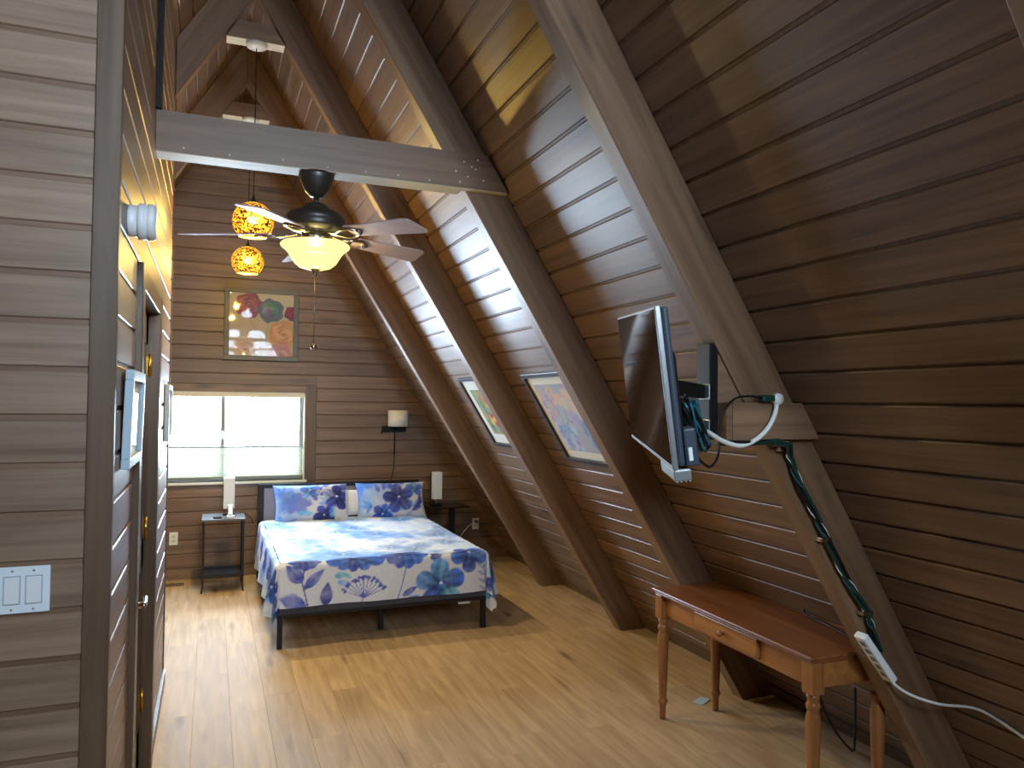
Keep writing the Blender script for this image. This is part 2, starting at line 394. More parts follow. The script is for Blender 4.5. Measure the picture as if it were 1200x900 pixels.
while z < ZR-.05:
    z0 = max(z+g/2, .0); z1 = min(z+P2-g/2, ZR-.02)
    if z1 > z0+.01:
        def add(a0, a1, b0, b1, y0=None, y1=None):
            qs.append(((a0, y0 or z0), (a1, y0 or z0), (b1, y1 or z1), (b0, y1 or z1)))
        cut = z1 > WZ0-.01 and z0 < WZ1+.07
        if cut:
            lo, hi = z0, z1
            add(xl(z0), WX0-.11, xl(z1), WX0-.11); add(WX1+.105, xr(z0), WX1+.105, xr(z1))
            if z0 < WZ0-.03:
                qs.append(((WX0-.11, z0), (WX1+.105, z0), (WX1+.105, WZ0-.012), (WX0-.11, WZ0-.012)))
            if z1 > WZ1+.08:
                qs.append(((WX0-.11, WZ1+.072), (WX1+.105, WZ1+.072), (WX1+.105, z1), (WX0-.11, z1)))
        else: add(xl(z0), xr(z0), xl(z1), xr(z1))
    z += P2
lay(wall_far, FF, qs, M['board'])

# near gable behind the camera with a tall trapezoid window on its right half
mb = MB(); a, bb = 2.3, 3.9; y0, y1 = YN-.1, YN; ins = .15; xa = XRIDGE+.02
mb.prism([(XLF-.05, 0), (XR+.05, 0), (xr(a)+.05, a), (xl(a)-.05, a)], y0, y1)
mb.prism([(xl(bb)-.05, bb), (xr(bb)+.05, bb), (XRIDGE, ZR+.05)], y0, y1)
mb.prism([(xr(a)-ins, a), (xr(a)+.05, a), (xr(bb)+.05, bb), (xr(bb)-ins, bb)], y0, y1)
mb.prism([(xl(a)-.05, a), (xa, a), (xa, bb), (xl(bb)-.05, bb)], y0, y1)
mb.prism([(xa, 2.86), (xr(2.86)-ins, 2.86), (xr(2.93)-ins, 2.93), (xa, 2.93)], y0, y1)
wall_near = struct('wall_near', mb, M['groove'])
w_ = struct('window_2'); part('pane', MB().prism([(xa, a), (xr(a)-ins, a), (xr(bb)-ins, bb), (xa, bb)], YN-.055, YN-.05), M['glass'], w_)

# floor: slab and separate planks running down the room
floor = struct('floor', MB().box(XLF-.25, XR+.25, YN-.15, YF+.15, -.12, -.004), M['floorbase'])
FW = .182; FLN = 1.22; FH = frame((0,1,0), (-1,0,0), (0,0,1), (0,0,0)); fq = []
ncol = int((XR-XLF)/FW)+1
pm = {}
for c in range(ncol):
    x1 = XR+.02-c*FW; x0 = max(x1-FW, XLF-.02); off = (c*.37+.11*(c % 3)) % 1*FLN
    y = YN-off
    while y < YF:
        a0, a1 = max(y, YN), min(y+FLN, YF)
        if a1-a0 > .02: fq.append(((a0+.0003, -x1+.0004), (a1-.0003, -x1+.0004), (a1-.0003, -x0-.0004), (a0+.0003, -x0-.0004)))
        y += FLN
cache = {}
for q in fq:
    o0 = Vector((q[0][0], q[0][1], 0)); loc = tuple((round(p[0]-o0.x, 4), round(p[1]-o0.y, 4)) for p in q)
    if loc not in cache: cache[loc] = board_mesh('floor_plank', loc, .006, .0005)
    o = link('floor_plank', cache[loc], M['floor'], floor); o.matrix_basis = FH @ Matrix.Translation(o0)

# ------------------------------------------------------------------ left partition
ZT = (XW-XLF)*TAN
DY0, DY1, DZ = 2.845, 3.665, 2.02            # door leaf
CY0, CY1, CZ = DY0-.10, DY1+.115, DZ+.085    # casing
mb = MB()
xb = XW-.007
mb.prism([(YC+.011, 0), (CY0, 0), (CY0, ZT+.02), (YC+.011, ZT+.02)], xb-.09, xb, 'x')
mb.prism([(CY0, CZ-.05), (CY1, CZ-.05), (CY1, ZT+.02), (CY0, ZT+.02)], xb-.09, xb, 'x')
mb.prism([(CY1, 0), (YE-.002, 0), (YE-.002, ZT+.02), (CY1, ZT+.02)], xb-.09, xb, 'x')
wall_left = struct('wall_left', mb, M['groove'])
FP = frame((0,1,0), (0,0,1), (1,0,0), (XW, 0, 0)); qs = []; P3 = .1225
z = .766-6*P3-.122
while z < ZT:
    z0 = max(z+GAP/2, 0); z1 = min(z+P3-GAP/2, ZT-.01)
    if z1 > z0+.01:
        if z0 < CZ:
            qs.append(((YC+.03, z0), (CY0, z0), (CY0, z1), (YC+.03, z1))); qs.append(((CY1, z0), (YE-.02, z0), (YE-.02, z1), (CY1, z1)))
            if z1 > CZ+.01: qs.append(((CY0, CZ), (CY1, CZ), (CY1, z1), (CY0, z1)))
        else: qs.append(((YC+.03, z0), (YE-.02, z0), (YE-.02, z1), (YC+.03, z1)))
    z += P3
lay(wall_left, FP, qs, M['board'])
part('end_trim', MB().box(XW-.13, XW+.006, YE-.02, YE, 0, ZT-.01), M['casing'], wall_left)

# near face of the partition (towards the camera)
mb = MB(); yb = YC+.006
xin = XW-.02
mb.prism([(XLF-.02, 0), (xin, 0), (xin, (xin-XLF)*TAN), ], yb, yb+.09)
wall_corner = struct('wall_left_front', mb, M['groove'])
FC = frame((1,0,0), (0,0,1), (0,-1,0), (0, YC, 0)); qs = []; P4 = .123; XT = XW-.062
z = .74-7*P4
while z < (XT-XLF)*TAN:
    z0 = max(z+GAP/2+.001, 0); z1 = min(z+P4-GAP/2-.001, (XT-XLF)*TAN-.1)
    if z1 > z0+.01 and xl(z0) < XT-.1: qs.append(((xl(z0), z0), (XT, z0), (XT, z1), (min(xl(z1), XT-.02), z1)))
    z += P4
lay(wall_corner, FC, qs, M['greyboard'])
part('corner_trim', MB().bbox(XT+.001, XW+.002, YC-.006, YC+.03, 0, (XW-XLF)*TAN-.1, .003), M['casing'], wall_corner)

# baseboards
bl = struct('baseboard_left', MB().box(XW, XW+.016, CY1, YE-.02, 0, .07).box(XW, XW+.016, YC, CY0, 0, .07), M['casing'])
br = struct('baseboard_right'); 
ys = [YN]+[y for y in (-.53, .81)]+RY+[YF]
for i in range(len(ys)-1):
    y0 = ys[i]+(RT if i else 0); y1 = ys[i+1]
    mbx = MB().prism([(XR, 0), (XR-.013, 0), (XR-.013-.075/TAN, .075), (XR-.075/TAN, .075)], y0+.002, y1-.002)
    part('base_strip', mbx, M['casing'], br)

# ------------------------------------------------------------------ far window
w1 = struct('window_1')
mb = MB()   # jamb liner
j = .022
mb.box(WX0, WX0+j, YF-.004, YF+.1, WZ0, WZ1).box(WX1-j*.6, WX1, YF-.004, YF+.1, WZ0, WZ1).box(WX0, WX1, YF-.004, YF+.1, WZ1-.012, WZ1)
part('jamb', mb, M['cream'], w1)
part('sill', MB().bbox(WX0-.1, WX1+.02, YF-.035, YF+.1, WZ0-.022, WZ0, .004), M['white'], w1)
part('casing_side', MB().box(WX1+.002, WX1+.1, YF-.012, YF+.01, WZ0-.02, WZ1+.072), M['casing'], w1)
part('casing_side', MB().box(WX0-.1, WX0-.002, YF-.012, YF+.01, WZ0-.02, WZ1+.072), M['casing'], w1)
part('casing_head', MB().box(WX0-.002, WX1+.002, YF-.012, YF+.01, WZ1+.002, WZ1+.07), M['board'], w1)
def sash(x0, x1, y, r):
    mb = MB(); mb.box(x0, x0+r, y, y+.025, WZ0+.0005, WZ1-.012).box(x1-r, x1, y, y+.025, WZ0+.0005, WZ1-.012)
    mb.box(x0+r, x1-r, y, y+.025, WZ0+.0005, WZ0+.045).box(x0+r, x1-r, y, y+.025, WZ1-.045, WZ1-.012)
    s = part('sash_frame', mb, M['greyframe'], w1)
    part('pane', MB().box(x0+r, x1-r, y+.01, y+.014, WZ0+.045, WZ1-.045), M['dimglass'], s)
sash(WX0+j, .118, YF+.065, .035); sash(.082, WX1-j*.6, YF+.037, .038)
part('latch', MB().bbox(.092, .108, YF+.02, YF+.036, 1.28, 1.36, .003), M['silver'], w1)
sd = tag(bpy.data.objects.new('window_shade', None), 'pleated cream cellular shade lowered over the lower half of the window', 'window shade')
COL.objects.link(sd); sd.location = ((WX0+WX1)/2, YF+.015, .90)
part('head_rail', MB().bbox(WX0+j, WX1-.015, YF-.002, YF+.034, WZ1-.05, WZ1-.013, .003), M['cream'], sd)
mb = MB(); zz0, zz1, n = .93, 1.205, 18; v = []; f = []
for i in range(2*n+1):
    z = zz0+(zz1-zz0)*i/(2*n); y = YF+.016+(.006 if i % 2 else -.006)
    v += [(WX0+j+.002, y, z), (WX1-.016, y, z)]
f = [(2*i, 2*i+1, 2*i+3, 2*i+2) for i in range(2*n)]
mb.add(v, f); part('pleated_cloth', mb, M['shade'], sd)
part('top_rail', MB().bbox(WX0+j+.002, WX1-.016, YF+.004, YF+.028, 1.205, 1.217, .002), M['greyframe'], sd)
part('bottom_rail', MB().bbox(WX0+j+.002, WX1-.016, YF+.0, YF+.032, .900, .93, .003), M['greyframe'], sd)
for xx in (-.3, .22, .72):
    part('cord', MB().cyl((xx, YF+.016, 1.21), (xx, YF+.016, WZ1-.05), .0012, 6), M['cream'], sd)

# ------------------------------------------------------------------ door in the left partition
dr = struct('door_1')
mb = MB()
mb.box(XW-.06, XW-.045, DY0, DY1, .008, DZ)
st = .11
mb.box(XW-.045, XW-.03, DY0, DY0+st, .008, DZ).box(XW-.045, XW-.03, DY1-st, DY1, .008, DZ)
ym = (DY0+DY1)/2
mb.box(XW-.045, XW-.03, ym-.05, ym+.05, .008, DZ)
for za, zb in ((.008, .22), (.92, 1.06), (DZ-.13, DZ)): mb.box(XW-.045, XW-.03, DY0, DY1, za, zb)
leaf = part('door_leaf', mb, M['door'], dr)
for ya, yb_ in ((DY0+st, ym-.05), (ym+.05, DY1-st)):
    for za, zb in ((.22, .92), (1.06, DZ-.13)):
        part('door_panel', MB().bbox(XW-.047, XW-.034, ya+.025, yb_-.025, za+.025, zb-.025, .006), M['door'], leaf)
part('casing', MB().bbox(XW-.04, XW+.02, CY0, DY0-.012, 0, CZ, .004), M['casing'], dr)
part('casing', MB().bbox(XW-.04, XW+.02, DY1+.012, CY1, 0, CZ, .004), M['casing'], dr)
part('casing', MB().bbox(XW-.04, XW+.018, CY0+.002, CY1-.002, DZ+.01, CZ-.001, .004), M['casing'], dr)
part('jamb', MB().box(XW-.1, XW-.02, DY0-.012, DY0-.002, 0, DZ+.01).box(XW-.1, XW-.02, DY1+.002, DY1+.012, 0, DZ+.01), M['casing'], dr)
for z in (.33, 1.08, 1.80):
    h = part('hinge', MB().box(XW-.032, XW-.028, DY1-.035, DY1, z-.045, z+.045), M['brass'], dr)
    part('hinge_pin', MB().cyl((XW-.022, DY1+.004, z-.05), (XW-.022, DY1+.004, z+.05), .007, 10), M['brass'], h)
hd = part('door_handle', MB().cyl((XW-.03, DY0+.07, .93), (XW-.02, DY0+.07, .93), .028, 20).cyl((XW-.03, DY0+.07, .93), (XW+.03, DY0+.07, .93), .011, 12), M['nickel'], dr)
part('lever', MB().tube([(XW+.03, DY0+.06, .93), (XW+.032, DY0+.10, .93), (XW+.028, DY0+.18, .928)], .009, 10), M['nickel'], hd)

# ------------------------------------------------------------------ rafters and ties
def rafter_poly(side, zlo=0, zhi=None, xcut=None):
    """cross-section in x-z, from the floor to the ridge plane"""
    dz = RD/CS; dx = RD/SN
    ia = ZR-dz
    p = [(XR-.0, 0), (XR-dx, 0), (XRIDGE, ia), (XRIDGE, ZR)]
    if side < 0:
        p = [(2*XRIDGE-x, z) for x, z in p]
        if xcut is not None:
            p = [(xcut, (xcut-XLF)*TAN), (xcut, (xcut-XLF)*TAN-dz), (XRIDGE, ia), (XRIDGE, ZR)]
    return p
def rafter_obj(y, side, label, xcut=None):
    poly = rafter_poly(side, xcut=xcut)
    # local x runs up the rafter so the grain follows it
    a = Vector((poly[0][0], y+RT/2, poly[0][1])); up = Vector((-CS*side, 0, SN)); w = Vector((0, 1, 0)); n = up.cross(w)
    F = frame(up, w, n, a); me = MB().prism(poly, y, y+RT).mesh('rafter', F.inverted())
    bm = bmesh.new(); bm.from_mesh(me)
    bmesh.ops.bevel(bm, geom=bm.edges[:], offset=.004, segments=1, affect='EDGES'); bm.to_mesh(me); bm.free()
    o = link('rafter', me, M['rafter']); o.matrix_basis = F
    if label: tag(o, label, 'rafter', None)
    return o
labs = ['brown sloping rafter carrying the television bracket and cable bundle',
        'brown sloping rafter meeting the end of the tie beam, beside the television screen',
        'brown sloping rafter between the orange and the blue framed prints',
        'brown sloping rafter nearest the bed and the window wall']
for y, lb in zip(RY, labs): rafter_obj(y, 1, lb)
rafter_obj(RY[2], -1, 'short brown rafter rising from the partition to the upper pendant collar tie', XW+.002)
rafter_obj(RY[3], -1, 'brown rafter behind the partition end, opposite the bedside rafter')
for i, y in enumerate((-.53, .81)):
    for s in (1, -1):
        o = rafter_obj(y, s, None); o.name = 'trim_%d' % (2+2*i+(s > 0)); o['kind'] = 'structure'

# tie beam: two laminated boards with nail heads
BZ0, BZ1, BY0, BY1 = 2.676, 2.850, 3.385, 3.50
beam = thing('tie_beam', 'horizontal brown tie beam spanning the room above the ceiling fan', 'beam', (.5, (BY0+BY1)/2, BZ0))
def beam_poly(z0, z1): return [(XW+.001, z0), (xr(z0)-.012, z0), (xr(z1)-.012, z1), (XW+.001, z1)]
part('timber', MB().prism(beam_poly(BZ0+.004, BZ0+.112), BY0, BY1-.072), M['rafter'], beam)
part('timber', MB().prism(beam_poly(BZ0+.1128, BZ1), BY0+.0025, BY1-.072), M['rafter'], beam)
part('lit_underside_strip', MB().prism(beam_poly(BZ0, BZ0+.0038)[:2]+[(xr(BZ0)-.03, BZ0+.0038), (XW+.001, BZ0+.0038)], BY0+.002, BY1-.072), M['lit_raw'], beam)  # pale strip puts the light on the beam's underside into colour
nails = [(-.13,.025),(.05,.02),(.27,.028),(.46,.02),(.63,.022),(.78,.025),(.93,.02),(1.08,.03),(1.06,.08),(1.12,.06),(1.16,.10),(1.10,.13),(1.17,.145),(1.2,.05),(1.14,.11)]
for x, dz in nails:
    part('nail', MB().cyl((x, BY0-.0015, BZ0+dz), (x, BY0+.002, BZ0+dz), .0042, 8), M['white'], beam)
part('rear_timber', MB().prism([(XW+.001, BZ0+.004), (xr(BZ0)-RD/SN-.02, BZ0+.004), (xr(BZ1)-RD/SN-.02, BZ1), (XW+.001, BZ1)], BY1-.071, BY1), M['rafter'], beam)
part('rear_lit_underside_strip', MB().box(XW+.001, xr(BZ0)-RD/SN-.03, BY1-.071, BY1-.002, BZ0, BZ0+.0038), M['lit_raw'], beam)  # same painted light under the rear timber
solo('wall_batten', MB().box(XW+.001, XW+.02, BY0-.02, BY0+.05, BZ1+.001, ZT-.03), M['black'],
     'narrow black vertical batten on the partition above the tie beam', 'batten')

def collar(y, z, hw, label):
    c = thing('collar_tie', label, 'collar tie', (XRIDGE, y, z), group='collar ties at the ridge')
    h = .115
    part('timber', MB().prism([(XRIDGE-hw, z+.004), (XRIDGE+hw, z+.004), (XRIDGE+hw-h/TAN, z+h), (XRIDGE-hw+h/TAN, z+h)], y-.02, y+.075), M['rafter'], c)
    part('underside', MB().box(XRIDGE-hw, XRIDGE+hw, y-.02, y+.075, z, z+.0038), M['lit_raw'], c)
collar(RY[2], 3.84, .168, 'short collar tie at the ridge carrying the pendant nearer the ceiling fan')
collar(RY[3], 3.86, .172, 'short collar tie at the ridge carrying the pendant nearer the window wall')

# ------------------------------------------------------------------ ceiling fan
FX, FY = .42, 3.445
fan = thing('ceiling_fan', 'dark bronze five-blade ceiling fan with glowing frosted bowl hung under the tie beam', 'ceiling fan', (FX, FY, 2.24))
c = (FX, FY, 0)
part('canopy', MB().lathe([(.0,2.676),(.077,2.676),(.079,2.665),(.074,2.648),(.06,2.615),(.05,2.597),(.036,2.582),(.03,2.573),(.0,2.57)], 36, c), M['bronze'], fan)
part('down_rod', MB().cyl((FX, FY, 2.52), (FX, FY, 2.575), .013, 16), M['bronze'], fan)
part('motor_housing', MB().lathe([(.0,2.545),(.03,2.543),(.055,2.53),(.062,2.52),(.062,2.513),(.10,2.503),(.126,2.486),(.132,2.468),(.132,2.455),(.124,2.448),(.128,2.44),(.12,2.425),(.08,2.412),(.06,2.405),(0,2.402)], 44, c), M['bronze'], fan)
part('switch_housing', MB().lathe([(.0,2.41),(.062,2.408),(.064,2.37),(.05,2.352),(.0,2.35)], 32, c), M['nickel'], fan)
bowl = part('light_bowl', MB().lathe([(.055,2.362),(.11,2.362),(.148,2.358),(.154,2.35),(.15,2.342),(.132,2.328),(.116,2.31),(.106,2.292),(.092,2.27),(.07,2.252),(.04,2.243),(.012,2.241)], 48, c), M['bowl'], fan)
part('finial', MB().lathe([(.0,2.252),(.028,2.25),(.03,2.244),(.016,2.238),(.008,2.225),(.01,2.218),(.005,2.212),(0,2.21)], 20, c), M['nickel'], bowl)
ch = part('pull_chain', MB().cyl((FX, FY, 1.905), (FX, FY, 2.215), .0018, 6), M['nickel'], fan)
part('chain_ball', MB().lathe([(0,1.909),(.007,1.907),(.014,1.9),(.016,1.892),(.012,1.884),(0,1.88)], 14, c), M['nickel'], ch)
for k in range(5):
    A = math.radians(21+72*k)
    Mb = Matrix.Translation((FX, FY, 2.405)) @ Matrix.Rotation(A, 4, 'Z') @ Matrix.Rotation(math.radians(2.2), 4, 'Y') @ Matrix.Rotation(math.radians(-12), 4, 'X')
    # blade outline in local x (out) and y (across)
    top = []; n = 10
    for i in range(n+1):
        t = i/n; top.append((.20+.36*t, .048+.024*t))
    tip = [(.575, .066), (.582, .05), (.565, -.05), (.555, -.064)]
    out = top+tip+[(x, -y) for x, y in reversed(top)][1:]
    v = [tuple(Mb @ Vector((x, y, z))) for z in (-.003, .003) for x, y in out]; n = len(out)
    b_ = MB().add(v, [tuple(range(n-1, -1, -1)), tuple(range(n, 2*n))]+[(i, (i+1) % n, (i+1) % n+n, i+n) for i in range(n)])
    bl_ = part('blade', b_, M['bladewood'], fan)
    ir = MB()
    for sy in (-1, 1):
        ir.tube([Mb @ Vector(p) for p in ((.08, .008*sy, .0), (.13, .012*sy, -.01), (.175, .035*sy, -.012), (.22, .036*sy, -.008), (.25, .012*sy, -.006))], .0065, 8)
    ir.cyl(Mb @ Vector((.25, 0, -.004)), Mb @ Vector((.25, 0, -.012)), .02, 16)
    part('blade_iron', ir, M['nickel'], bl_)
lt = bpy.data.lights.new('fan_bulb', 'POINT'); lt.energy = FAN_EMIT*12.5; lt.color = (1.0, .86, .52); lt.shadow_soft_size = .03
lo = bpy.data.objects.new('fan_bulb', lt); COL.objects.link(lo); lo.parent = fan; lo.location = (0, 0, .065)

# ------------------------------------------------------------------ pendants
def pendant(x, y, zc, ztop, label):
    p = thing('pendant_light', label, 'pendant light', (x, y, zc-.115), group='amber mosaic pendants')
    R_ = .122; c = (x, y, zc); prof = []
    for i in range(15):
        a = math.radians(80-i*128/14); prof.append((R_*math.cos(a), R_*.98*math.sin(a)))
    sh = part('shade', MB().lathe(prof, 40, c), M['mosaic'], p)
    part('rim', MB().lathe([(prof[-1][0]+.002, prof[-1][1]+.004), (prof[-1][0]+.003, prof[-1][1]-.006), (prof[-1][0]-.005, prof[-1][1]-.006), (prof[-1][0]-.004, prof[-1][1]+.004)], 32, c), M['brass'], sh)
    part('bulb_socket', MB().lathe([(.0,.104),(.014,.102),(.016,.06),(.012,.034),(.0,.034)], 16, c), M['bronze'], p)
    part('bulb', MB().lathe([(.0,.038),(.012,.034),(.024,.02),(.026,.006),(.018,-.01),(.0,-.016)], 16, c), M['bulb'], p)
    part('cap', MB().lathe([(.0,.16),(.006,.158),(.012,.135),(.028,.118),(.03,.108),(.0,.104)], 16, c), M['bronze'], p)
    part('cord', MB().cyl((x, y, zc+.15), (x, y, ztop-.02), .003, 8), M['black'], p)
    part('ceiling_canopy', MB().lathe([(0,ztop-.0005),(.062,ztop-.0005),(.064,ztop-.012),(.056,ztop-.022),(.02,ztop-.028),(0,ztop-.028)], 28, (x, y, 0)), M['cream'], p)
    l = bpy.data.lights.new('pendant_bulb', 'POINT'); l.energy = PEND_EMIT*11; l.color = (1.0, .82, .40); l.shadow_soft_size = .035
    o = bpy.data.objects.new('pendant_bulb', l); COL.objects.link(o); o.parent = p; o.location = (0, 0, .075)
pendant(.212, RY[2]+.02, 2.742, 3.84, 'amber mosaic globe pendant hanging near the fan blades')
pendant(.238, RY[3]+.0, 2.735, 3.86, 'amber mosaic globe pendant hanging close to the window wall')

# ------------------------------------------------------------------ paint helpers (flat print only)
def noise2(x, y, s, seed=0):
    r = np.random.RandomState(seed); out = np.zeros_like(x)
    for i in range(7):
        a = r.uniform(0, 2*PI); f = s*r.uniform(.5, 2.2); out += np.sin((x*math.cos(a)+y*math.sin(a))*f+r.uniform(0, 6.28))
    return out/7
class Paint:
    def __init__(s, x, y, base): s.x, s.y = x, y; s.c = np.tile(np.asarray(base, float), (len(x), 1))
    def mixm(s, m, col): s.c += (np.asarray(col, float)-s.c)*m[:, None]
    def leaf(s, cx, cy, ang, ln, wd, col, alpha=.95, col2=None):
        dx, dy = s.x-cx, s.y-cy; ca, sa = math.cos(ang), math.sin(ang); u = (dx*ca+dy*sa)/ln; v = (-dx*sa+dy*ca)/wd
        prof = np.where((u > 0) & (u < 1), np.sin(np.clip(u, 0, 1)**.8*PI), 0)*.5
        m = np.clip((prof-np.abs(v))*14, 0, 1)*alpha
        s.mixm(m*(.82+.18*np.sin(u*9)), col)
        if col2 is not None: s.mixm(m*np.clip(1-np.abs(v)*8, 0, 1)*.5, col2)
    def stroke(s, pts, w, col, alpha=.9):
        d = np.full(len(s.x), 9.)
        for (x0, y0), (x1, y1) in zip(pts[:-1], pts[1:]):
            ex, ey = x1-x0, y1-y0; t = np.clip(((s.x-x0)*ex+(s.y-y0)*ey)/(ex*ex+ey*ey+1e-12), 0, 1)
            d = np.minimum(d, np.hypot(s.x-x0-t*ex, s.y-y0-t*ey))
        s.mixm(np.clip((w-d)/(w*.5), 0, 1)*alpha, col)
    def blob(s, cx, cy, rx, ry, col, alpha=.9, soft=6, wob=.15, seed=1):
        dx, dy = (s.x-cx)/rx, (s.y-cy)/ry; th = np.arctan2(dy, dx); r = np.hypot(dx, dy)
        k = 1+wob*np.sin(th*5+seed)+wob*.5*np.sin(th*9+seed*2.3)
        s.mixm(np.clip((k-r)*soft, 0, 1)*alpha, col)
    def flower(s, cx, cy, r, n, cols, rot=0, centre=(230,235,245), alpha=.95):
        for k in range(n):
            a = rot+2*PI*k/n; s.leaf2(cx, cy, a, r, r*.95, cols[k % len(cols)], alpha)
        s.blob(cx, cy, r*.16, r*.16, cols[0], .9); s.blob(cx+.02*r, cy+.05*r, r*.07, r*.07, centre, .9)
    def leaf2(s, cx, cy, ang, ln, wd, col, alpha):
        dx, dy = s.x-cx, s.y-cy; ca, sa = math.cos(ang), math.sin(ang); u = (dx*ca+dy*sa)/ln; v = (-dx*sa+dy*ca)/wd
        prof = np.where((u > 0) & (u < 1), np.sqrt(np.clip(u*(1-u**3), 0, 1)), 0)*.62
        m = np.clip((prof-np.abs(v))*12, 0, 1)*alpha
        tone = .55+.45*np.clip(u*1.1, 0, 1)+.12*np.sin(v*16+u*5)
        lighter = np.asarray(col, float)*np.clip(tone, .5, 1.15)[:, None]
        s.c += (np.clip(lighter, 0, 255)-s.c)*m[:, None]
INDIGO, NAVY, BLUE, SKY, TEAL, LAV = (68,82,176), (48,58,140), (62,106,214), (98,162,234), (90,176,214), (138,150,214)
def grid_obj(name, P, uvx, uvy, cols, mat, parent, smooth=True, local=True, closed=False):
    """P: (nv,nu,3) grid"""
    nv, nu = P.shape[:2]; idx = np.arange(nv*nu).reshape(nv, nu)
    f = np.stack([idx[:-1, :-1], idx[:-1, 1:], idx[1:, 1:], idx[1:, :-1]], -1).reshape(-1, 4)
    me = bpy.data.meshes.new(name); me.from_pydata(P.reshape(-1, 3).tolist(), [], f.tolist())
    me.polygons.foreach_set('use_smooth', [smooth]*len(f))
    ca = me.color_attributes.new('Col', 'FLOAT_COLOR', 'POINT')
    c4 = np.ones((nv*nu, 4)); c4[:, :3] = lin(np.clip(cols, 0, 255)); ca.data.foreach_set('color', c4.ravel().astype(np.float32))
    me.update(); return link(name, me, mat, parent)

# ------------------------------------------------------------------ bed
BX0, BX1, BYF, BYB = .43, 1.90, 5.19, 7.27
bed = thing('bed', 'double bed with black metal frame and grey upholstered headboard against the window wall', 'bed', ((BX0+BX1)/2, 6.2, 0))
HX0, HX1, HY, HZ = .415, 1.945, 7.30, .872
hb = part('headboard_frame', MB().bbox(HX0, HX0+.05, HY, HY+.06, 0, HZ, .004).bbox(HX1-.05, HX1, HY, HY+.06, 0, HZ, .004).bbox(HX0+.05, HX1-.05, HY, HY+.06, HZ-.035, HZ, .004).bbox(HX0+.05, HX1-.05, HY, HY+.06, .28, .32, .004), M['blackmetal'], bed)
part('headboard_panel', MB().bbox(HX0+.05, HX1-.05, HY+.008, HY+.05, .32, HZ-.035, .008), M['fabric'], hb)
part('side_rail', MB().bbox(BX0, BX0+.035, BYF+.03, HY, .215, .275, .005), M['blackmetal'], bed)
part('side_rail', MB().bbox(BX1-.035, BX1, BYF+.03, HY, .215, .275, .005), M['blackmetal'], bed)
fr = part('foot_rail', MB().bbox(BX0, BX1, BYF, BYF+.035, .205, .232, .004), M['blackmetal'], bed)
part('foot_rail_cover', MB().bbox(BX0+.01, BX1-.01, BYF-.012, BYF+.03, .234, .30, .006), M['darkfabric'], fr)
for x in (BX0, BX1-.035):
    for y in (BYF, 6.2, ):
        part('leg', MB().bbox(x, x+.035, y, y+.035, 0, .215, .003), M['blackmetal'], bed)
part('leg', MB().bbox(1.15, 1.185, BYF+.2, BYF+.235, 0, .215, .003), M['blackmetal'], bed)
part('centre_rail', MB().box(1.15, 1.185, BYF+.03, HY, .2155, .25), M['blackmetal'], bed)
mt = solo('mattress', MB().bbox(BX0+.02, BX1-.02, BYF+.015, HY-.012, .302, .545, .04, None, 3), M['mattress'],
          'white mattress lying on the bed frame under the floral quilt', 'mattress')

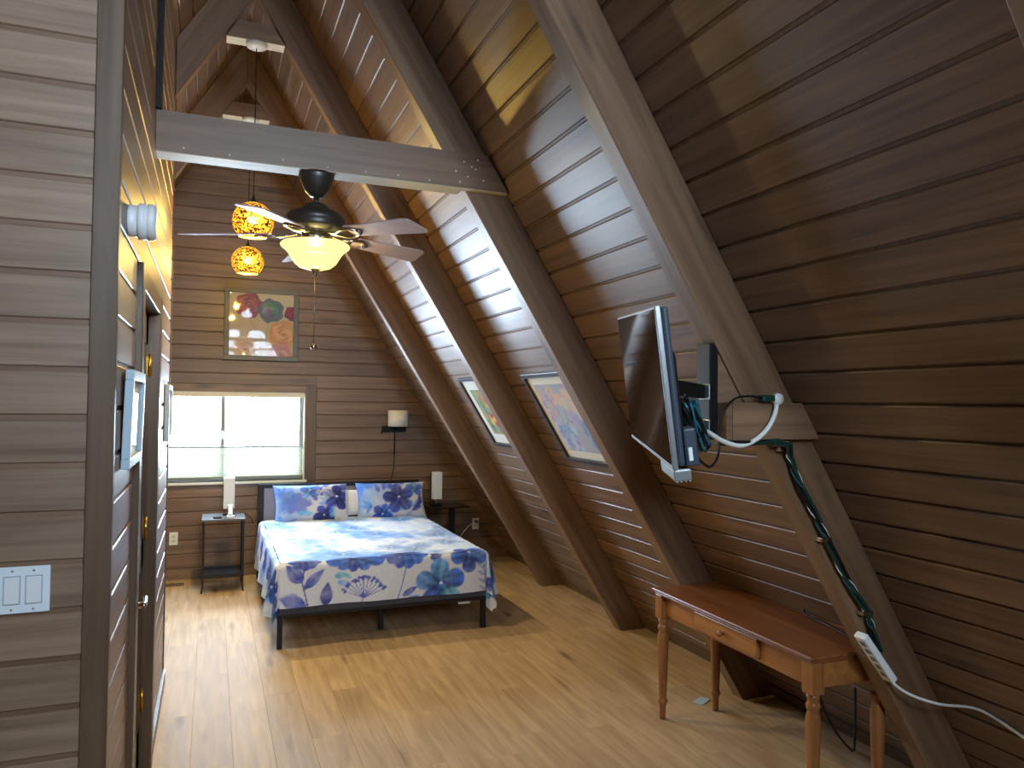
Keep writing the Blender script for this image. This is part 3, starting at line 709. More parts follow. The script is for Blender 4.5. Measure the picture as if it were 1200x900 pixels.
part('sewn_label', MB().bbox(1.70, 1.79, BYF+.045, BYF+.05, .175, .301, .001), M['white'], mt)
def paint_quilt(x, y):
    """x: metres across from the left mattress edge, y: metres from the foot edge towards the pillows (negative = hanging down)"""
    p = Paint(x, y, (206,210,224))
    n1 = noise2(x, y, 7, 3); n2 = noise2(x, y, 22, 5); n3 = noise2(x*.6, y, 55, 6)
    top = np.clip(y/.05, 0, 1)
    p.mixm(np.clip((n1+.25*n2+.3*n3)*1.9+.1, 0, 1)*.85*top, (92,142,220))
    p.mixm(np.clip((-n1+.5*n3)*1.3-.1, 0, 1)*.5*top, (140,176,230))
    rs = np.random.RandomState(4)
    # blossoms on the flat, window glare painted in as paler colour
    for i in range(26):
        cx, cy = rs.uniform(-.2, 1.7), rs.uniform(.1, 1.75)
        p.flower(cx, cy, rs.uniform(.08, .17), 5, [(112,150,220), (140,176,232)], rs.uniform(0, 6), alpha=.4)
        a = rs.uniform(0, 6.28)
        for q in range(3): p.leaf(cx+.15*math.cos(a), cy+.15*math.sin(a), a+q*.8-.8, .13, .07, (120,150,214), .4)
    # --- foot drop, from the left corner to the right
    def sprig(x0, y0, x1, y1, n, ln, wd, col, a=.9):
        p.stroke([(x0, y0), (x1, y1)], .005, NAVY, a); ang = math.atan2(y1-y0, x1-x0)
        for i in range(n):
            t = (i+.5)/n; cx, cy = x0+(x1-x0)*t, y0+(y1-y0)*t
            p.leaf(cx, cy, ang+.9, ln, wd, col, a, NAVY); p.leaf(cx, cy, ang-.9, ln, wd, col, a, NAVY)
    # left plant
    p.stroke([(.17,-.02), (.15,-.16), (.19,-.33)], .006, NAVY)
    p.leaf(.15,-.16, 2.25, .17, .10, INDIGO, .95, NAVY); p.leaf(.16,-.20, .75, .19, .07, INDIGO, .95, NAVY)
    p.leaf(.18,-.32, 2.75, .2, .11, INDIGO, .95, LAV); p.leaf(.3,-.33, 1.45, .17, .09, NAVY, .95); p.leaf(.12,-.23, 3.3, .12, .04, LAV, .8)
    for a in (3.7, 4.2, 4.71, 5.2, 5.7): p.leaf2(.17, .05, a, .13, .11, INDIGO, .95)
    # poppy with wide wings
    for a, l in ((3.35, .2), (3.9, .15), (4.6, .13), (5.4, .15), (6.05, .22)): p.leaf2(.50, .02, a, l, l*.75, BLUE if l > .14 else INDIGO, .95)
    p.leaf(.36,-.13, .1, .1, .05, TEAL, .85); p.leaf(.38,-.17, -.2, .09, .045, SKY, .85); p.leaf(.44,-.12, -.8, .05, .03, TEAL, .85)
    # umbel
    for k in range(11):
        a = math.radians(25+k*13); ex, ey = .56+.15*math.cos(a), -.29+.13*math.sin(a)
        p.stroke([(.56,-.29), (ex, ey)], .0035, INDIGO)
        for q in range(3): p.blob(ex+rs.uniform(-.012,.012), ey+rs.uniform(-.01,.016), .012, .011, INDIGO, .95)
    p.stroke([(.56,-.29), (.52,-.36)], .004, INDIGO)
    # tall cup flower
    for a in (3.5, 3.95, 4.4, 4.85, 5.3, 5.75): p.leaf2(.86, .075, a, .19, .13, BLUE if a > 4.6 else INDIGO, .95)
    p.leaf(.98,-.0, .5, .1, .03, LAV, .8)
    p.stroke([(.86,-.1), (.83,-.22), (.78,-.36)], .005, INDIGO); p.leaf(.83,-.30, .45, .13, .05, INDIGO, .9); p.leaf(.86,-.33, .25, .1, .035, BLUE, .9)
    p.flower(1.08, -.04, .045, 6, [INDIGO], .3)
    # large pale blossom
    p.flower(1.11,-.24, .185, 5, [BLUE, SKY, (84,140,215), BLUE, TEAL], .35)
    for k in range(7): p.blob(1.11+.045*math.cos(k), -.25+.03*math.sin(k), .009, .009, NAVY, .9)
    p.flower(1.33,-.03, .145, 5, [BLUE, (72,90,185)], .9)
    sprig(1.46,-.34, 1.44,-.12, 4, .07, .03, LAV, .8)
    # sides
    for cy in (.05, .45, .9, 1.35, 1.7):
        for cx in (-.17, 1.62):
            p.flower(cx, cy-.1, .12, 5, [BLUE, INDIGO, SKY], cy); sprig(cx+.04, cy+.08, cx-.05, cy+.28, 3, .08, .04, INDIGO)
    p.flower(-.2,-.22, .13, 5, [BLUE, SKY], .5); p.flower(1.64,-.2, .14, 5, [BLUE, TEAL, INDIGO], 1.2)
    for (cx, cy) in ((-.08,-.06), (-.07,-.16), (-.1,-.25)): p.flower(cx, cy, .045, 6, [INDIGO], cx)
    # uneven watercolour wash inside the painted shapes
    ink = np.clip((215-p.c[:, 0])/60, 0, 1)*(y < .04)
    wash = .5+.5*(noise2(x, y, 40, 21)*1.2+noise2(x, y, 95, 22)*.9)
    p.c += (np.array((196,208,238.))-p.c)*(ink*np.clip(wash-.35, 0, 1)*.55)[:, None]
    p.c += (np.array((46,52,128.))-p.c)*(ink*np.clip(.35-wash, 0, 1)*.6)[:, None]
    return p.c
QX0, QX1, QZ = BX0+.005, BX1-.005, .563
QW = QX1-QX0; side, foot, LEN = .36, .315, 1.86
nu, nv = 300, 300
u = np.linspace(-side, QW+side, nu); v = np.linspace(-foot, LEN, nv)
U_, V_ = np.meshgrid(u, v)
# softly rounded fold over the edges, cone-shaped fall at the two corners
exs = np.where(U_ < 0, U_, np.where(U_ > QW, U_-QW, 0)); ev = np.where(V_ < 0, V_, 0)
r = np.hypot(exs, ev); rr = np.maximum(r, 1e-9); dxn, dyn = exs/rr, ev/rr
Rf = .045; arc = Rf*PI/2
th = np.clip(r/Rf, 0, PI/2)
outw = np.where(r < arc, Rf*np.sin(th), Rf+(r-arc)*.10); drop = np.where(r < arc, Rf*(1-np.cos(th)), Rf+(r-arc)*.985)
phi = np.arctan2(ev, exs)
corner = (np.abs(exs) > 1e-6) & (np.abs(ev) > 1e-6)
fold = np.where(r > .03, (r-.03), 0)*(.07*np.sin(V_*13+1)*(np.abs(dxn) > .7)+.05*np.sin(U_*11+.5)*(np.abs(dyn) > .7)+corner*.16*np.sin(phi*6+1.3))
outw = np.maximum(outw+fold*.8, np.minimum(outw, .018+.0*outw))
Xq = QX0+np.clip(U_, 0, QW)+dxn*(outw-Rf*.4); Yq = BYF+.02+np.clip(V_, 0, None)+dyn*(outw-Rf*.4)
wr = .004*noise2(U_, V_, 30, 8)+.006*noise2(U_, V_, 9, 9)
Zq = QZ-drop+np.where(r < .02, wr, wr*.3)+.012*np.exp(-((V_-1.7)/.12)**2)
Zq = np.maximum(Zq, .06)
Pq = np.stack([Xq, Yq, Zq], -1)
cq = paint_quilt(U_.ravel(), V_.ravel())
org = np.array([(QX0+QX1)/2, 6.1, .30]); 
quilt = grid_obj('quilt', Pq-org, None, None, cq, M['quilt'], None); quilt.location = org
tag(quilt, 'white quilt with blue watercolour flowers draped over the bed', 'quilt')

def paint_pillow(x, y, seed):
    p = Paint(x, y, (188,190,204)); n1 = noise2(x, y, 14, seed); n2 = noise2(x, y, 50, seed+1)
    sgn = 1 if seed == 1 else -1
    p.mixm(np.clip((-x*2.2+y*1.5+.15+.3*n1), 0, 1)*.95, (96,140,218)); p.mixm(np.clip(n2+.1, 0, 1)*np.clip(-x*3, 0, 1)*.5, (230,240,252))
    rs = np.random.RandomState(40+seed)
    for i in range(9):
        cx, cy, a = rs.uniform(-.3, .3), rs.uniform(-.17, .17), rs.uniform(0, 6.28)
        for q in (-.7, 0, .7): p.leaf(cx, cy, a+q, .09, .04, [LAV, SKY, BLUE][i % 3], .7, INDIGO)
    p.flower(-.02 if seed == 1 else .22, .1, .085, 5, [BLUE, SKY], .4, alpha=.8)
    if seed == 1:
        p.blob(-.13,-.03, .12, .1, (100,110,190), .8, 4); p.blob(-.2, .02, .1, .12, (84,120,205), .7, 3)
        p.stroke([(.03,.0), (.07,.1), (.12,.17)], .005, INDIGO)
        for t, a in ((.0, 2.3), (.05, .4), (.1, 2.2), (.14, .5)): p.leaf(.04+t*.5, .0+t, a, .08, .04, INDIGO, .9)
        p.flower(.10,-.14, .1, 5, [NAVY, INDIGO], .8); p.flower(.22, .03, .13, 5, [INDIGO, NAVY, LAV], .2); p.leaf(.28,.1, 1.2, .14, .08, INDIGO, .9); p.leaf(.0,-.12, 3.0, .14, .05, TEAL, .8)
        p.leaf(.16,-.16, 1.3, .12, .06, SKY, .8); p.blob(-.2,-.19, .06, .02, NAVY, .7)
    else:
        p.flower(.06, .0, .15, 5, [INDIGO, (80,90,165), NAVY], .5); p.flower(-.1,-.15, .1, 5, [BLUE, INDIGO], 1.1)
        for t in range(5): p.leaf(-.12+.05*t, .06+.02*t, 1.9-.3*t, .11, .045, INDIGO, .85)
        for t in range(4): p.leaf(.18+.03*t,-.12+.02*t, .4+.4*t, .11, .045, NAVY, .85)
        p.blob(-.24, .15, .1, .05, (70,120,210), .8, 3); p.stroke([(-.2,-.2), (-.02, .0)], .004, INDIGO); p.leaf(.2,.12, .5, .1, .04, LAV, .85)
    return p.c
def pillow(cx, cy, cz, w, h, t, tilt, rz, roll, seed, label, col=None):
    n = 60; a = np.linspace(-1, 1, n); A, B = np.meshgrid(a, a)
    def prof(x): return (1-np.abs(x)**2.6)**.55
    T = prof(A)*prof(B); pin = 1-.07*(1-np.abs(A)**2)*np.abs(B)**3; pin2 = 1-.07*(1-np.abs(B)**2)*np.abs(A)**3
    X = A*w/2*pin2; Y = B*h/2*pin
    wob = .006*noise2(A, B, 5, seed)*T
    root = thing('pillow', label, 'pillow', (cx, cy, cz)); root.rotation_euler = (tilt, roll, rz)
    c = paint_pillow(X.ravel(), Y.ravel(), seed) if col is None else np.tile(np.array(col, float), (n*n, 1))
    P1 = np.stack([X, Y, T*t/2+wob], -1); P2 = np.stack([X, Y, -T*t/2], -1)
    grid_obj('front', P1, 0, 0, c, M['pillow'], root)
    grid_obj('back', P2[:, ::-1], 0, 0, c.reshape(n, n, 3)[:, ::-1].reshape(-1, 3), M['pillow'], root)
    return root
TI = math.radians(62)
pillow(.865, 7.045, .712, .67, .37, .15, TI, math.radians(2), 0, 1, 'blue floral pillow under the window side of the headboard')
pillow(1.60, 7.03, .712, .66, .37, .15, TI, math.radians(-3), 0, 2, 'blue floral pillow beside the glass bedside table')
pillow(1.36, 7.16, .69, .40, .25, .10, math.radians(78), 0, 0, 3, 'plain white pillow tucked behind the floral pillows', (216,212,210))

# ------------------------------------------------------------------ left bedside table and what stands on it
NZ = .632
ns = thing('bedside_table', 'narrow black metal bedside table under the window', 'bedside table', (.113, 7.03, 0))
NX0, NX1, NY0, NY1 = -.055, .285, 6.86, 7.22
part('top', MB().bbox(NX0-.005, NX1+.005, NY0, NY1, NZ-.02, NZ, .004), plain('slate_top', (92,96,104), .3), ns)
for x in (NX0, NX1-.02):
    for y, s in ((NY0+.01, -1), (NY1-.03, 1)):
        part('leg', MB().bbox(x, x+.02, y, y+.02, .13, NZ-.0205, .002), M['blackmetal'], ns)
        part('foot', MB().tube([(x+.01, y+.01, .128), (x+.01, y+.01+s*.004, .06), (x+.01+(.008 if x > .1 else -.008), y+.01-.012, .007)], .0068, 8, 4), M['blackmetal'], ns)
for ya in (NY0+.008, NY1-.03): part('lower_rail', MB().bbox(NX0, NX1, ya, ya+.022, .13, .165, .002), M['blackmetal'], ns)
part('lower_shelf', MB().box(NX0+.02, NX1-.02, NY0+.03, NY1-.03, .135, .142), M['blackmetal'], ns)
def panel_lamp(x, y, z, label):
    l = thing('table_lamp', label, 'table lamp', (x, y, z), group='panel table lamps')
    part('base', MB().bbox(x-.05, x+.05, y-.04, y+.04, z, z+.014, .003), M['black'], l)
    part('stem', MB().cyl((x, y, z+.014), (x, y, z+.062), .008, 12), M['silver'], l)
    part('shade', MB().bbox(x-.046, x+.046, y-.046, y+.046, z+.06, z+.33, .004), M['lamppanel'], l)
    part('shade_frame', MB().box(x-.05, x-.0465, y+.02, y+.05, z+.055, z+.335).box(x+.0465, x+.05, y+.02, y+.05, z+.055, z+.335), M['black'], l)
    return l
lampl = panel_lamp(.158, 7.10, NZ, 'white tall box table lamp on the black bedside table')
solo('remote_control', MB().bbox(.03, .10, 6.885, 6.945, NZ, NZ+.016, .004), M['black'], 'small black remote on the black bedside table', 'remote control')
ph = thing('cordless_phone', 'small white handset on its stand on the black bedside table', 'phone', (.165, 6.93, NZ))
part('stand', MB().bbox(.14, .2, 6.89, 6.97, NZ, NZ+.02, .005), M['white'], ph)
part('handset', MB().bbox(-.022, .022, -.012, .012, 0, .09, .006, Matrix.Translation((.168, 6.93, NZ+.0201)) @ Matrix.Rotation(-.25, 4, 'X')), M['silver'], ph)
part('power_cord', MB().tube([(.2, 7.12, NZ+.0045), (.24, 7.13, NZ+.006), (.275, 7.15, NZ+.005), (.31, 7.2, NZ-.015), (.36, 7.3, .56), (.38, 7.40, .5)], .0035, 8), M['black'], lampl)

# ------------------------------------------------------------------ glass bedside table and lamp
gt = thing('glass_side_table', 'glass-topped bedside table on a black post beside the bed', 'bedside table', (2.18, 7.17, 0))
GZ = .628
part('glass_top', MB().bbox(1.975, 2.385, 6.98, 7.36, GZ-.01, GZ, .003), M['tableglass'], gt)
part('post', MB().bbox(2.225, 2.275, 7.14, 7.19, .03, GZ-.0105, .003), M['blackmetal'], gt)
part('base', MB().bbox(2.08, 2.40, 7.02, 7.32, 0, .03, .004), M['blackmetal'], gt)
panel_lamp(2.095, 7.2, GZ, 'white tall box table lamp on the glass bedside table')

# ------------------------------------------------------------------ sconce
sc = thing('wall_sconce', 'wall sconce with pale linen drum shade on a black plate above the headboard', 'wall lamp', (1.735, YF, 1.36))
part('back_plate', MB().bbox(1.60, 1.845, YF-.025, YF, 1.345, 1.405, .004), M['black'], sc)
part('arm', MB().tube([(1.735, YF-.025, 1.375), (1.735, YF-.08, 1.375), (1.735, YF-.13, 1.385), (1.735, YF-.13, 1.43)], .009, 10), M['black'], sc)
part('drum_shade', MB().lathe([(.098,1.405),(.1,1.405),(.1,1.565),(.098,1.565),(.096,1.56),(.096,1.41),(.098,1.405)], 36, (1.735, YF-.13, 0)), M['lampshade'], sc)
part('spider', MB().box(1.64, 1.83, YF-.132, YF-.128, 1.43, 1.434), M['black'], sc)
part('knob', MB().cyl((1.60, YF-.012, 1.35), (1.59, YF-.03, 1.33), .008, 10), M['black'], sc)
part('cord_cover', MB().bbox(1.725, 1.737, YF-.012, YF, 1.12, 1.345, .002), M['black'], sc)
part('cord', MB().tube([(1.731, YF-.008, 1.12), (1.73, YF-.008, 1.05), (1.722, YF-.008, .95), (1.70, YF-.008, .86)], .003, 6), M['black'], sc)

# ------------------------------------------------------------------ outlets, vent, switch, alarm
def outlet(x, z, label):
    o = thing('wall_outlet', label, 'outlet', (x, YF, z-.058))
    part('plate', MB().bbox(x-.036, x+.036, YF-.006, YF, z-.058, z+.058, .002), M['white'], o)
    for dz in (-.02, .02):
        s = part('socket', MB().bbox(x-.017, x+.017, YF-.008, YF-.0061, z+dz-.014, z+dz+.014, .001), M['cream'], o)
        part('slot', MB().box(x-.008, x-.006, YF-.0086, YF-.0081, z+dz-.005, z+dz+.005).box(x+.006, x+.008, YF-.0086, YF-.0081, z+dz-.005, z+dz+.005), M['black'], s)
    return o
outlet(-.30, .378, 'white wall outlet below the window near the partition'); o2 = outlet(2.615, .372, 'white wall outlet beside the bed with a cord plugged in')
pl = thing('lamp_plug_cord', 'white cord plugged into the outlet beside the bed', 'cord', (2.6, YF-.02, .385))
part('plug', MB().bbox(2.60, 2.63, YF-.035, YF-.0088, .38, .41, .004), M['greyframe'], pl)
part('cord', MB().tube([(2.605, YF-.03, .39), (2.56, YF-.05, .38), (2.48, YF-.06, .32), (2.40, YF-.06, .2), (2.36, YF-.05, .06)], .004, 8), M['whitecable'], pl)
vt = thing('floor_register', 'brown metal floor register beside the window wall', 'floor vent', (-.33, 7.30, 0))
part('frame', MB().box(-.46, -.20, 7.26, 7.275, 0, .005).box(-.46, -.20, 7.335, 7.35, 0, .005).box(-.46, -.45, 7.275, 7.335, 0, .005).box(-.21, -.20, 7.275, 7.335, 0, .005), M['vent'], vt)
for k in range(9): part('slat', MB().box(-.445+k*.026, -.434+k*.026, 7.2755, 7.3345, .0005, .004), M['vent'], vt)
sw = thing('light_switch', 'white double rocker light switch plate on the partition', 'light switch', (-.43, YC, 1.11))
part('plate', MB().bbox(-.487, -.37, YC-.007, YC, 1.112, 1.228, .0025), plain('switch_plate', (222,230,234), .35), sw)
for x in (-.452, -.405):
    g_ = part('rocker_frame', MB().bbox(x-.019, x+.019, YC-.0078, YC-.0071, 1.134, 1.206, .0003), plain('switch_gap', (170,178,184), .4), sw)
    part('rocker', MB().bbox(x-.0165, x+.0165, YC-.012, YC-.0079, 1.137, 1.203, .002), M['white'], sw)
for x in (-.452, -.405):
    for z in (1.122, 1.218): part('screw', MB().cyl((x, YC-.0085, z), (x, YC-.0071, z), .003, 8), M['silver'], sw)
al = thing('wall_alarm', 'round white ribbed alarm sticking out of the partition wall', 'alarm', (XW, 2.43, 2.12))
Mx = Matrix.Rotation(PI/2, 4, 'Y')
part('mount', MB().lathe([(0,0),(.044,0),(.046,.004),(.046,.026),(0,.026)], 32, (XW+.0005, 2.43, 2.17), Mx), M['white'], al)
part('body', MB().lathe([(0,.0265),(.05,.0265),(.053,.03),(.053,.046),(.05,.048),(.05,.051),(.053,.053),(.053,.068),(.048,.074),(0,.075)], 32, (XW+.0005, 2.43, 2.17), Mx), M['white'], al)

# ------------------------------------------------------------------ framed pictures
def paint_grid(w, h, n, fn):
    x = np.linspace(-w/2, w/2, int(n*w/max(w, h))+2); y = np.linspace(-h/2, h/2, int(n*h/max(w, h))+2); X, Y = np.meshgrid(x, y)
    return np.stack([X, Y, np.zeros_like(X)], -1), fn(X.ravel()/w, Y.ravel()/h)
def framed(name, label, Fm, w, h, fw, depth, fmat, matw, fn, n=130):
    """Fm: local x right, y up, z out of the wall"""
    r = thing(name, label, 'picture'); r.matrix_basis = Fm
    mb = MB()
    mb.bbox(-w/2, w/2, -h/2, -h/2+fw, .001, depth, .003).bbox(-w/2, w/2, h/2-fw, h/2, .001, depth, .003)
    mb.bbox(-w/2, -w/2+fw, -h/2+fw, h/2-fw, .001, depth, .003).bbox(w/2-fw, w/2, -h/2+fw, h/2-fw, .001, depth, .003)
    part('frame', mb, fmat, r, True)
    iw, ih = w-2*fw, h-2*fw
    part('backing', MB().box(-iw/2, iw/2, -ih/2, ih/2, .002, .008), M['mat'], r, True)
    if fn:
        pw, phh = iw-2*matw, ih-2*matw
        P, c = paint_grid(pw, phh, n, fn); P[..., 2] = .0095 if matw else .009
        grid_obj('print', P, 0, 0, c, M['print'], r, False)
    part('glazing', MB().box(-iw/2, iw/2, -ih/2, ih/2, depth*.55, depth*.55+.002), M['innerglass'], r, True)
    return r
def roses(x, y):
    p = Paint(x, y, (196,190,180))
    def rose(cx, cy, r, cols, seed):
        rs = np.random.RandomState(seed)
        p.blob(cx, cy, r, r*.94, cols[0], .95, 14, .06, seed)
        for i in range(22):
            a = i*2.4; q = r*(.80-.030*i); d = r*(.34-.014*i); c_ = np.array(cols[i % len(cols)], float)*(1+.10*math.sin(i*1.7))
            p.blob(cx+d*math.cos(a), cy+d*math.sin(a), q*.62, q*.56, tuple(np.clip(c_, 0, 255)), .62, 10, .07, i)
        p.blob(cx, cy, r*.16, r*.14, tuple(np.array(cols[-1])*.75), .7, 5, .1, seed)
    p.stroke([(.13,.1), (.08,-.1), (.05,-.45)], .006, (130,140,120), .6); p.stroke([(-.2,.1), (-.02,-.2), (.06,-.4)], .006, (140,140,120), .6)
    rose(-.2, .3, .22, [(150,92,120), (176,120,140), (112,84,140), (196,140,150)], 2)
    rose(.14, .23, .21, [(96,120,150), (110,150,130), (120,110,170), (84,150,140), (150,150,190)], 5)
    rose(.48, .2, .13, [(120,70,120), (170,80,100)], 3)
    rose(.34,-.14, .24, [(206,160,130), (216,180,140), (196,140,130), (220,196,160)], 8)
    rose(.3,-.47, .2, [(196,150,160), (180,150,180), (206,170,170)], 9)
    rose(-.25,-.4, .2, [(206,190,180), (212,176,160), (196,186,190)], 6)
    return p.c
framed('framed_picture', 'large grey-framed print of pastel roses high on the window wall', FF @ Matrix.Translation((.428, 2.372, .0)), .672, .685, .045, .028, M['picframe'], 0, roses, 170)
def orange_art(x, y):
    p = Paint(x, y, (150,150,120)); rs = np.random.RandomState(3)
    cs = [(214,92,50), (226,150,60), (110,150,80), (190,60,60), (96,130,120), (236,190,90), (120,160,150), (200,110,70)]
    for i in range(46): p.blob(rs.uniform(-.5, .5), rs.uniform(-.5, .5), rs.uniform(.05, .15), rs.uniform(.06, .18), cs[rs.randint(len(cs))], .85, 4, .2, i)
    return p.c
def blue_art(x, y):
    p = Paint(x, y, (170,176,196)); rs = np.random.RandomState(8)
    top = [(196,160,170), (206,190,170), (176,150,180), (150,180,196), (216,180,150)]; bot = [(130,160,206), (160,150,206), (190,206,226), (110,150,200), (206,196,220)]
    for i in range(70):
        yy = rs.uniform(-.5, .5); cs = top if yy > rs.uniform(-.2, .2) else bot
        p.blob(rs.uniform(-.5, .5), yy, rs.uniform(.04, .13), rs.uniform(.05, .12), cs[rs.randint(5)], .8, 4, .25, i)
    for i in range(14):
        a, b2 = rs.uniform(-.5, .5, 2); p.stroke([(a, b2), (a+rs.uniform(-.15,.15), b2+rs.uniform(-.15,.15))], .006, (120,96,130), .6)
    p.blob(.1,-.05, .02, .018, (60,50,50), .8)
    return p.c
def on_slope(y, s): return FR @ Matrix.Translation((YF-y, s, 0))
framed('framed_picture', 'charcoal-framed orange and green floral print on the sloping wall', on_slope(5.475, 1.865), .60, .64, .03, .024, M['darkframe'], .085, orange_art)
framed('framed_picture', 'charcoal-framed abstract print in blue and lilac on the sloping wall', on_slope(4.14, 1.845), .62, .66, .03, .024, M['darkframe'], .055, blue_art)
# two frames on the partition, the first hung off the wall and tipped
def grey_art(x, y):
    p = Paint(x, y, (206,210,206)); rs = np.random.RandomState(1)
    for i in range(14): p.blob(rs.uniform(-.4,.4), rs.uniform(-.4,.4), .1, .08, (150+rs.randint(50),)*3, .6, 4, .2, i)
    return p.c
Fa = FP @ Matrix.Translation((2.565, 1.592, .004)) @ Matrix.Rotation(math.radians(1.5), 4, 'X')
framed('framed_picture', 'pale blue deep-edged frame tipped off the partition beside the door', Fa, .40, .285, .03, .024, M['paleframe'], .03, grey_art, 60)
framed('framed_picture', 'pale blue frame at the far end of the partition past the door', FP @ Matrix.Translation((4.60, 1.575, .0)), .36, .31, .025, .025, M['paleframe'], .03, grey_art, 60)

# ------------------------------------------------------------------ console table
TH, TL, TD = .682, 1.165, .425
tb = thing('console_table', 'honey oak console table with turned legs and one drawer under the slope', 'table', (2.385, 2.832, 0), math.radians(-1.2))
def tp(name, mb, mat, parent=None): return part(name, mb, mat, parent or tb, True)
hx, hy = TD/2, TL/2
mb = MB(); bm_p = [(hx, TH-.028), (hx, TH-.004), (hx-.004, TH)]
mb.bbox(-hx, hx, -hy, hy, TH-.016, TH, .006).bbox(-hx+.01, hx-.01, -hy+.01, hy-.01, TH-.03, TH-.0165, .004)
tp('table_top', mb, M['tabletop'])
ax, ay, AZ = hx-.045, hy-.04, TH-.155
dy0, dy1 = -.235, .235
mb = MB().box(-ax, -ax+.018, -ay+.03, dy0, AZ+.02, TH-.031).box(-ax, -ax+.018, dy1, ay-.03, AZ+.02, TH-.031).box(-ax, -ax+.018, dy0, dy1, AZ+.02, AZ+.03)
tp('front_apron', mb, M['table']); tp('rear_apron', MB().box(ax-.018, ax, -ay+.03, ay-.03, AZ+.02, TH-.031), M['table'])
for s in (-1, 1): tp('end_apron', MB().box(-ax+.03, ax-.03, s*ay-.009, s*ay+.009, AZ+.02, TH-.031), M['table'])
dw = tp('drawer', MB().bbox(-ax-.018, -ax+.012, dy0+.004, dy1-.004, AZ+.034, TH-.034, .006).box(-ax+.012, ax-.05, dy0+.02, dy1-.02, AZ+.04, TH-.05), M['table'])
tp('knob', MB().lathe([(.0,0),(.007,0),(.007,.01),(.014,.016),(.016,.022),(.012,.029),(0,.031)], 18, (-ax-.018, 0, (AZ+TH)/2), Matrix.Rotation(-PI/2, 4, 'Y')), M['tabletop'], dw)
pr_ = [(.014,0),(.0165,.02),(.018,.075),(.024,.085),(.026,.095),(.024,.105),(.019,.113),(.021,.13),(.025,.25),(.0285,.36),(.029,.42),(.026,.445),(.02,.458),(.026,.468),(.028,.48),(.024,.49),(.02,.5),(.025,.51),(.026,AZ)]
for sx in (-1, 1):
    for sy in (-1, 1):
        lx, ly = sx*(ax-.002), sy*(ay-.002)
        lg = tp('leg', MB().lathe(pr_, 24, (lx, ly, 0), None, True), M['tableleg'])
        tp('leg_block', MB().bbox(lx-.03, lx+.03, ly-.03, ly+.03, AZ+.0005, TH-.0305, .003), M['tableleg'], lg)

# ------------------------------------------------------------------ television on its bracket
blk = solo('bracket_block', MB().prism([(1.672, 1.531), (xr(1.531)+.0, 1.531), (xr(1.662), 1.662), (1.672, 1.662)], 2.108, 2.149), M['rafter'],
           'horizontal wooden block fixed across the rafter beside the television bracket', 'wood block')
mount = thing('tv_bracket', 'black swing-arm television bracket fixed on a post at the rafter', 'tv bracket', (1.66, 2.2, 1.53))
def rin(z): return xr(z)-RD/SN-.003
part('post', MB().prism([(1.648, 1.531), (rin(1.531), 1.531), (min(rin(1.70), 1.76), 1.70), (1.648, TAN*(XR-RD/SN-.003-1.648))], 2.16, 2.235), M['rafter'], mount)
part('post_block', MB().box(1.646, 1.671, 2.11, 2.159, 1.531, 1.66), M['groove'], mount)
part('rail', MB().bbox(1.612, 1.646, 2.16, 2.235, 1.53, 1.868, .003), M['black'], mount)
for za, zb in ((1.555, 1.60), (1.67, 1.725)): part('hinge_plate', MB().bbox(1.607, 1.6118, 2.155, 2.215, za, zb, .002), M['silver'], mount)
TVM = Matrix.Translation((1.226, 1.976, 1.719))
_w = Vector((.046, -.146, -.399)); TVR = Matrix.Rotation(_w.length, 4, _w.normalized()); TVW = TVM @ TVR
def arm(z, zt, hh):
    p0 = Vector((1.604, 2.19, z)); p1 = TVW @ Vector((.069, .0, zt)); d = p1-p0; ln = d.length
    return MB().bbox(0, ln, -.011, .011, -hh, hh, .003, Matrix.Translation(p0) @ d.to_track_quat('X', 'Z').to_matrix().to_4x4())
part('arm', arm(1.698, -.02, .024), M['black'], mount); part('arm', arm(1.578, -.14, .02), M['black'], mount)
part('screen_plate', MB().bbox(.0555, .068, -.1, .1, -.17, .08, .003, TVW), M['black'], mount)
tv = thing('television', 'black flat television turned towards the bed on a swing arm', 'television', (0,0,0)); tv.matrix_basis = TVW
TW, THH = .73, .43
part('bezel', MB().bbox(-.004, .012, -TW/2, TW/2, -THH/2, THH/2, .003), M['silver'], tv, True)
part('screen', MB().bbox(-.0055, -.0042, -TW/2+.008, TW/2-.008, -THH/2+.014, THH/2-.008, .0005), M['screen'], tv, True)
part('rear_casing', MB().bbox(.0125, .032, -TW/2+.004, TW/2-.004, -THH/2+.006, THH/2-.004, .008), plain('tv_casing', (52,62,74), .45), tv, True)
part('rear_bulge', MB().bbox(.0325, .055, -.28, .28, -.19, .09, .01), M['black'], tv, True)
cb = thing('media_box', 'small dark plug-in box on the lower back edge of the television', 'media box', (0,0,0)); cb.matrix_basis = TVW
part('case', MB().bbox(.0325, .068, -TW/2+.002, -TW/2+.06, -THH/2+.004, -THH/2+.105, .006), plain('slate_box', (46,56,68), .45), cb, True)
part('label_plate', MB().box(.042, .052, -TW/2+.0008, -TW/2+.0019, -THH/2+.02, -THH/2+.055), M['white'], cb, True)
sb = thing('soundbar', 'small silver ribbed speaker hanging below the television', 'speaker', (0,0,0)); sb.matrix_basis = TVW
part('body', MB().bbox(.0, .045, -TW/2+.015, -TW/2+.20, -THH/2-.032, -THH/2-.002, .004), M['barsilver'], sb, True)
for k in range(4): part('rib', MB().bbox(.004+.011*k, .009+.011*k, -TW/2+.01, -TW/2+.205, -THH/2-.036, -THH/2-.0325, .0012), M['barsilver'], sb, True)
part('end_cap', MB().bbox(.0, .045, -TW/2+.009, -TW/2+.0145, -THH/2-.032, -THH/2-.004, .002), M['barsilver'], sb, True)

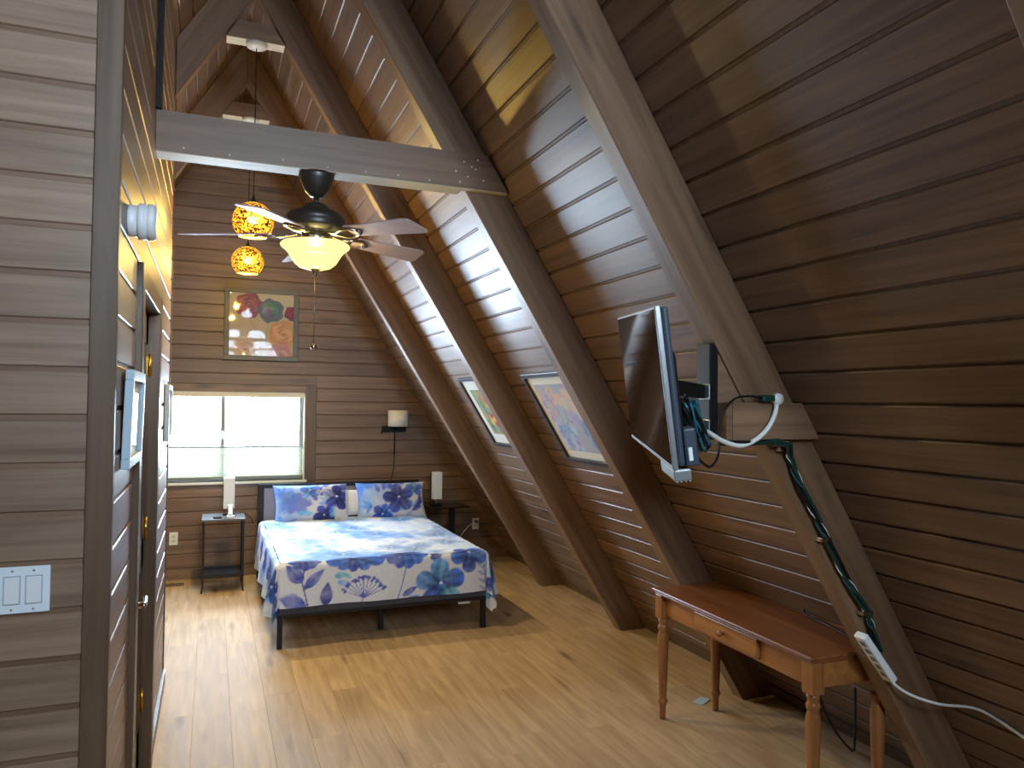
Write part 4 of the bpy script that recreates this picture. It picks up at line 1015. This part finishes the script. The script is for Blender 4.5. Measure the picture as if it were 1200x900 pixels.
# ------------------------------------------------------------------ cables
rs = np.random.RandomState(5)
tg = thing('cable_tangle', 'bunched teal and black cables behind the television', 'cables', (1.36, 1.9, 1.5))
for k in range(12):
    pts = []; c0 = Vector((1.395, 1.99, 1.665)); c1 = Vector((1.475, 2.02, 1.515))
    n = 10
    for i in range(n):
        t = .5-.5*math.cos(i*2.1+k*.7); b_ = c0.lerp(c1, t)
        pts.append(b_+Vector((rs.uniform(-.026, .026), rs.uniform(-.03, .03), rs.uniform(-.022, .022))))
    part('cable', MB().tube(pts, .0048, 7, 5), M['tealcable'] if k % 2 else M['black'], tg)
Yc = 2.132
bun = thing('cable_bundle', 'dark green and black cable bundle clipped down the rafter', 'cables', (2.1, Yc, .8))
path = [(1.60,2.10,1.525), (1.70,2.095,1.519), (1.84,2.095,1.527), (1.905,2.10,1.512), (1.935,Yc,1.47), (1.985,Yc,1.36), (2.05,Yc,1.26), (2.111,Yc,1.161), (2.19,Yc,1.03), (2.25,Yc,.95), (2.312,Yc,.874), (2.335,Yc,.80), (2.37,Yc,.72)]
for k, (mn, rr_, ph_) in enumerate((('greencable', .0065, 0), ('greencable', .006, 2.1), ('black', .006, 4.2), ('tealcable', .003, 1.0), ('whitecable', .0022, 3.0))):
    pts = []
    for i, p in enumerate(path):
        q = Vector(p); pts.append(q)
    # resample and twist round the run
    fine = []
    for i in range(len(pts)-1):
        for j_ in range(4): fine.append(pts[i].lerp(pts[i+1], j_/4))
    fine.append(pts[-1])
    tw = []
    for i, q in enumerate(fine):
        a = ph_+i*(.25 if k < 3 else .8); rad = .009 if k < 3 else .013
        tw.append(q+Vector((rad*math.cos(a), -.002+rad*.45*math.sin(a)-.006, rad*.5*math.cos(a+1))))
    part('cable', MB().tube(tw, rr_, 7, 2), M[mn], bun)
for (x, z) in ((1.92, 1.495), (2.111, 1.161), (2.312, .874)):
    part('clip', MB().bbox(x-.035, x+.018, Yc-.016, 2.1495, z-.007, z+.009, .003), M['nickel'], bun)
wc = thing('white_hose', 'thick white cable with elbow plug looping from the block to the television', 'cable', (1.7, 2.08, 1.5))
part('cable', MB().tube([(1.846,2.09,1.66), (1.835,2.088,1.62), (1.80,2.085,1.57), (1.745,2.085,1.53), (1.68,2.085,1.513), (1.60,2.07,1.53), (1.52,2.04,1.56), (1.45,1.99,1.57)], .0085, 10), M['whitecable'], wc)
part('elbow', MB().lathe([(0,-.012),(.019,-.012),(.021,0),(.019,.012),(0,.012)], 20, (1.848, 2.09, 1.675), Matrix.Rotation(PI/2, 4, 'X')), M['whitecable'], wc)
part('plug', MB().bbox(1.775, 1.828, 2.075, 2.1055, 1.666, 1.688, .004), M['greencable'], wc)
bc = solo('black_cord', MB().tube([(1.78,2.09,1.676), (1.72,2.08,1.683), (1.65,2.075,1.672), (1.60,2.07,1.62), (1.585,2.07,1.55), (1.575,2.06,1.49), (1.53,2.03,1.455), (1.45,1.96,1.46), TVW @ Vector((.075, -.2, -.185)), TVW @ Vector((.054, -.2, -.165))], .004, 8), M['black'],
          'thin black cord looping from the elbow plug under the television', 'cord')
ps = thing('power_strip', 'white power strip fixed along the rafter above the table corner', 'power strip', (2.35, 2.13, .60))
d_ = Vector((.16, 0, -.196)).normalized(); F_ps = frame(d_, Vector((0, 1, 0)), d_.cross(Vector((0, 1, 0))), (2.345, 2.12, .705))
part('body', MB().bbox(-.12, .118, -.026, .026, -.014, .014, .005, F_ps), M['white'], ps)
sgn = 1 if (F_ps.to_3x3() @ Vector((0, 0, 1))).x < 0 else -1
for k in range(5): part('socket', MB().box(-.10+k*.04, -.076+k*.04, -.014, .009, .0142 if sgn > 0 else -.0155, .0155 if sgn > 0 else -.0142, F_ps), M['greyframe'], ps)
def slp(x, z): return Vector((x, 0, z))
def at_slope(y, z, off=.012): return (xr(z)-off/SN, y, z)
solo('extension_cord', MB().tube([(2.43,2.12,.60), (2.46,2.07,.57), (2.53,2.0,.55), at_slope(1.95,.53), at_slope(1.82,.49), at_slope(1.7,.43), at_slope(1.55,.37), at_slope(1.3,.31)], .0055, 8), M['whitecable'],
     'pale extension cord running along the sloping wall from the power strip', 'cord')
solo('twisted_cord', MB().tube([(2.575,2.73,TH+.03), (2.565,2.72,TH+.012), (2.55,2.66,TH+.006), (2.535,2.55,TH+.006), (2.50,2.42,TH+.006), (2.46,2.33,TH+.006), (2.40,2.27,TH+.006)], .0045, 8), M['black'],
     'thin twisted cord lying along the back of the console table top', 'cord')
solo('hanging_cord', MB().tube([(2.30,2.36,.50), (2.33,2.36,.42), (2.38,2.35,.33), (2.43,2.34,.27), (2.455,2.33,.25), (2.462,2.33,.30), (2.465,2.33,.42), (2.47,2.335,.50)], .005, 8), M['black'],
     'black cord hanging in a loop below the console table', 'cord')
solo('floor_leaflet', MB().bbox(-.05, .05, -.03, .03, 0.001, .004, .001, Matrix.Translation((2.57, 3.50-.0, 0)) @ Matrix.Rotation(.5, 4, 'Z')), M['paper'],
     'small pale blue leaflet lying on the floor behind the console table leg', 'paper')
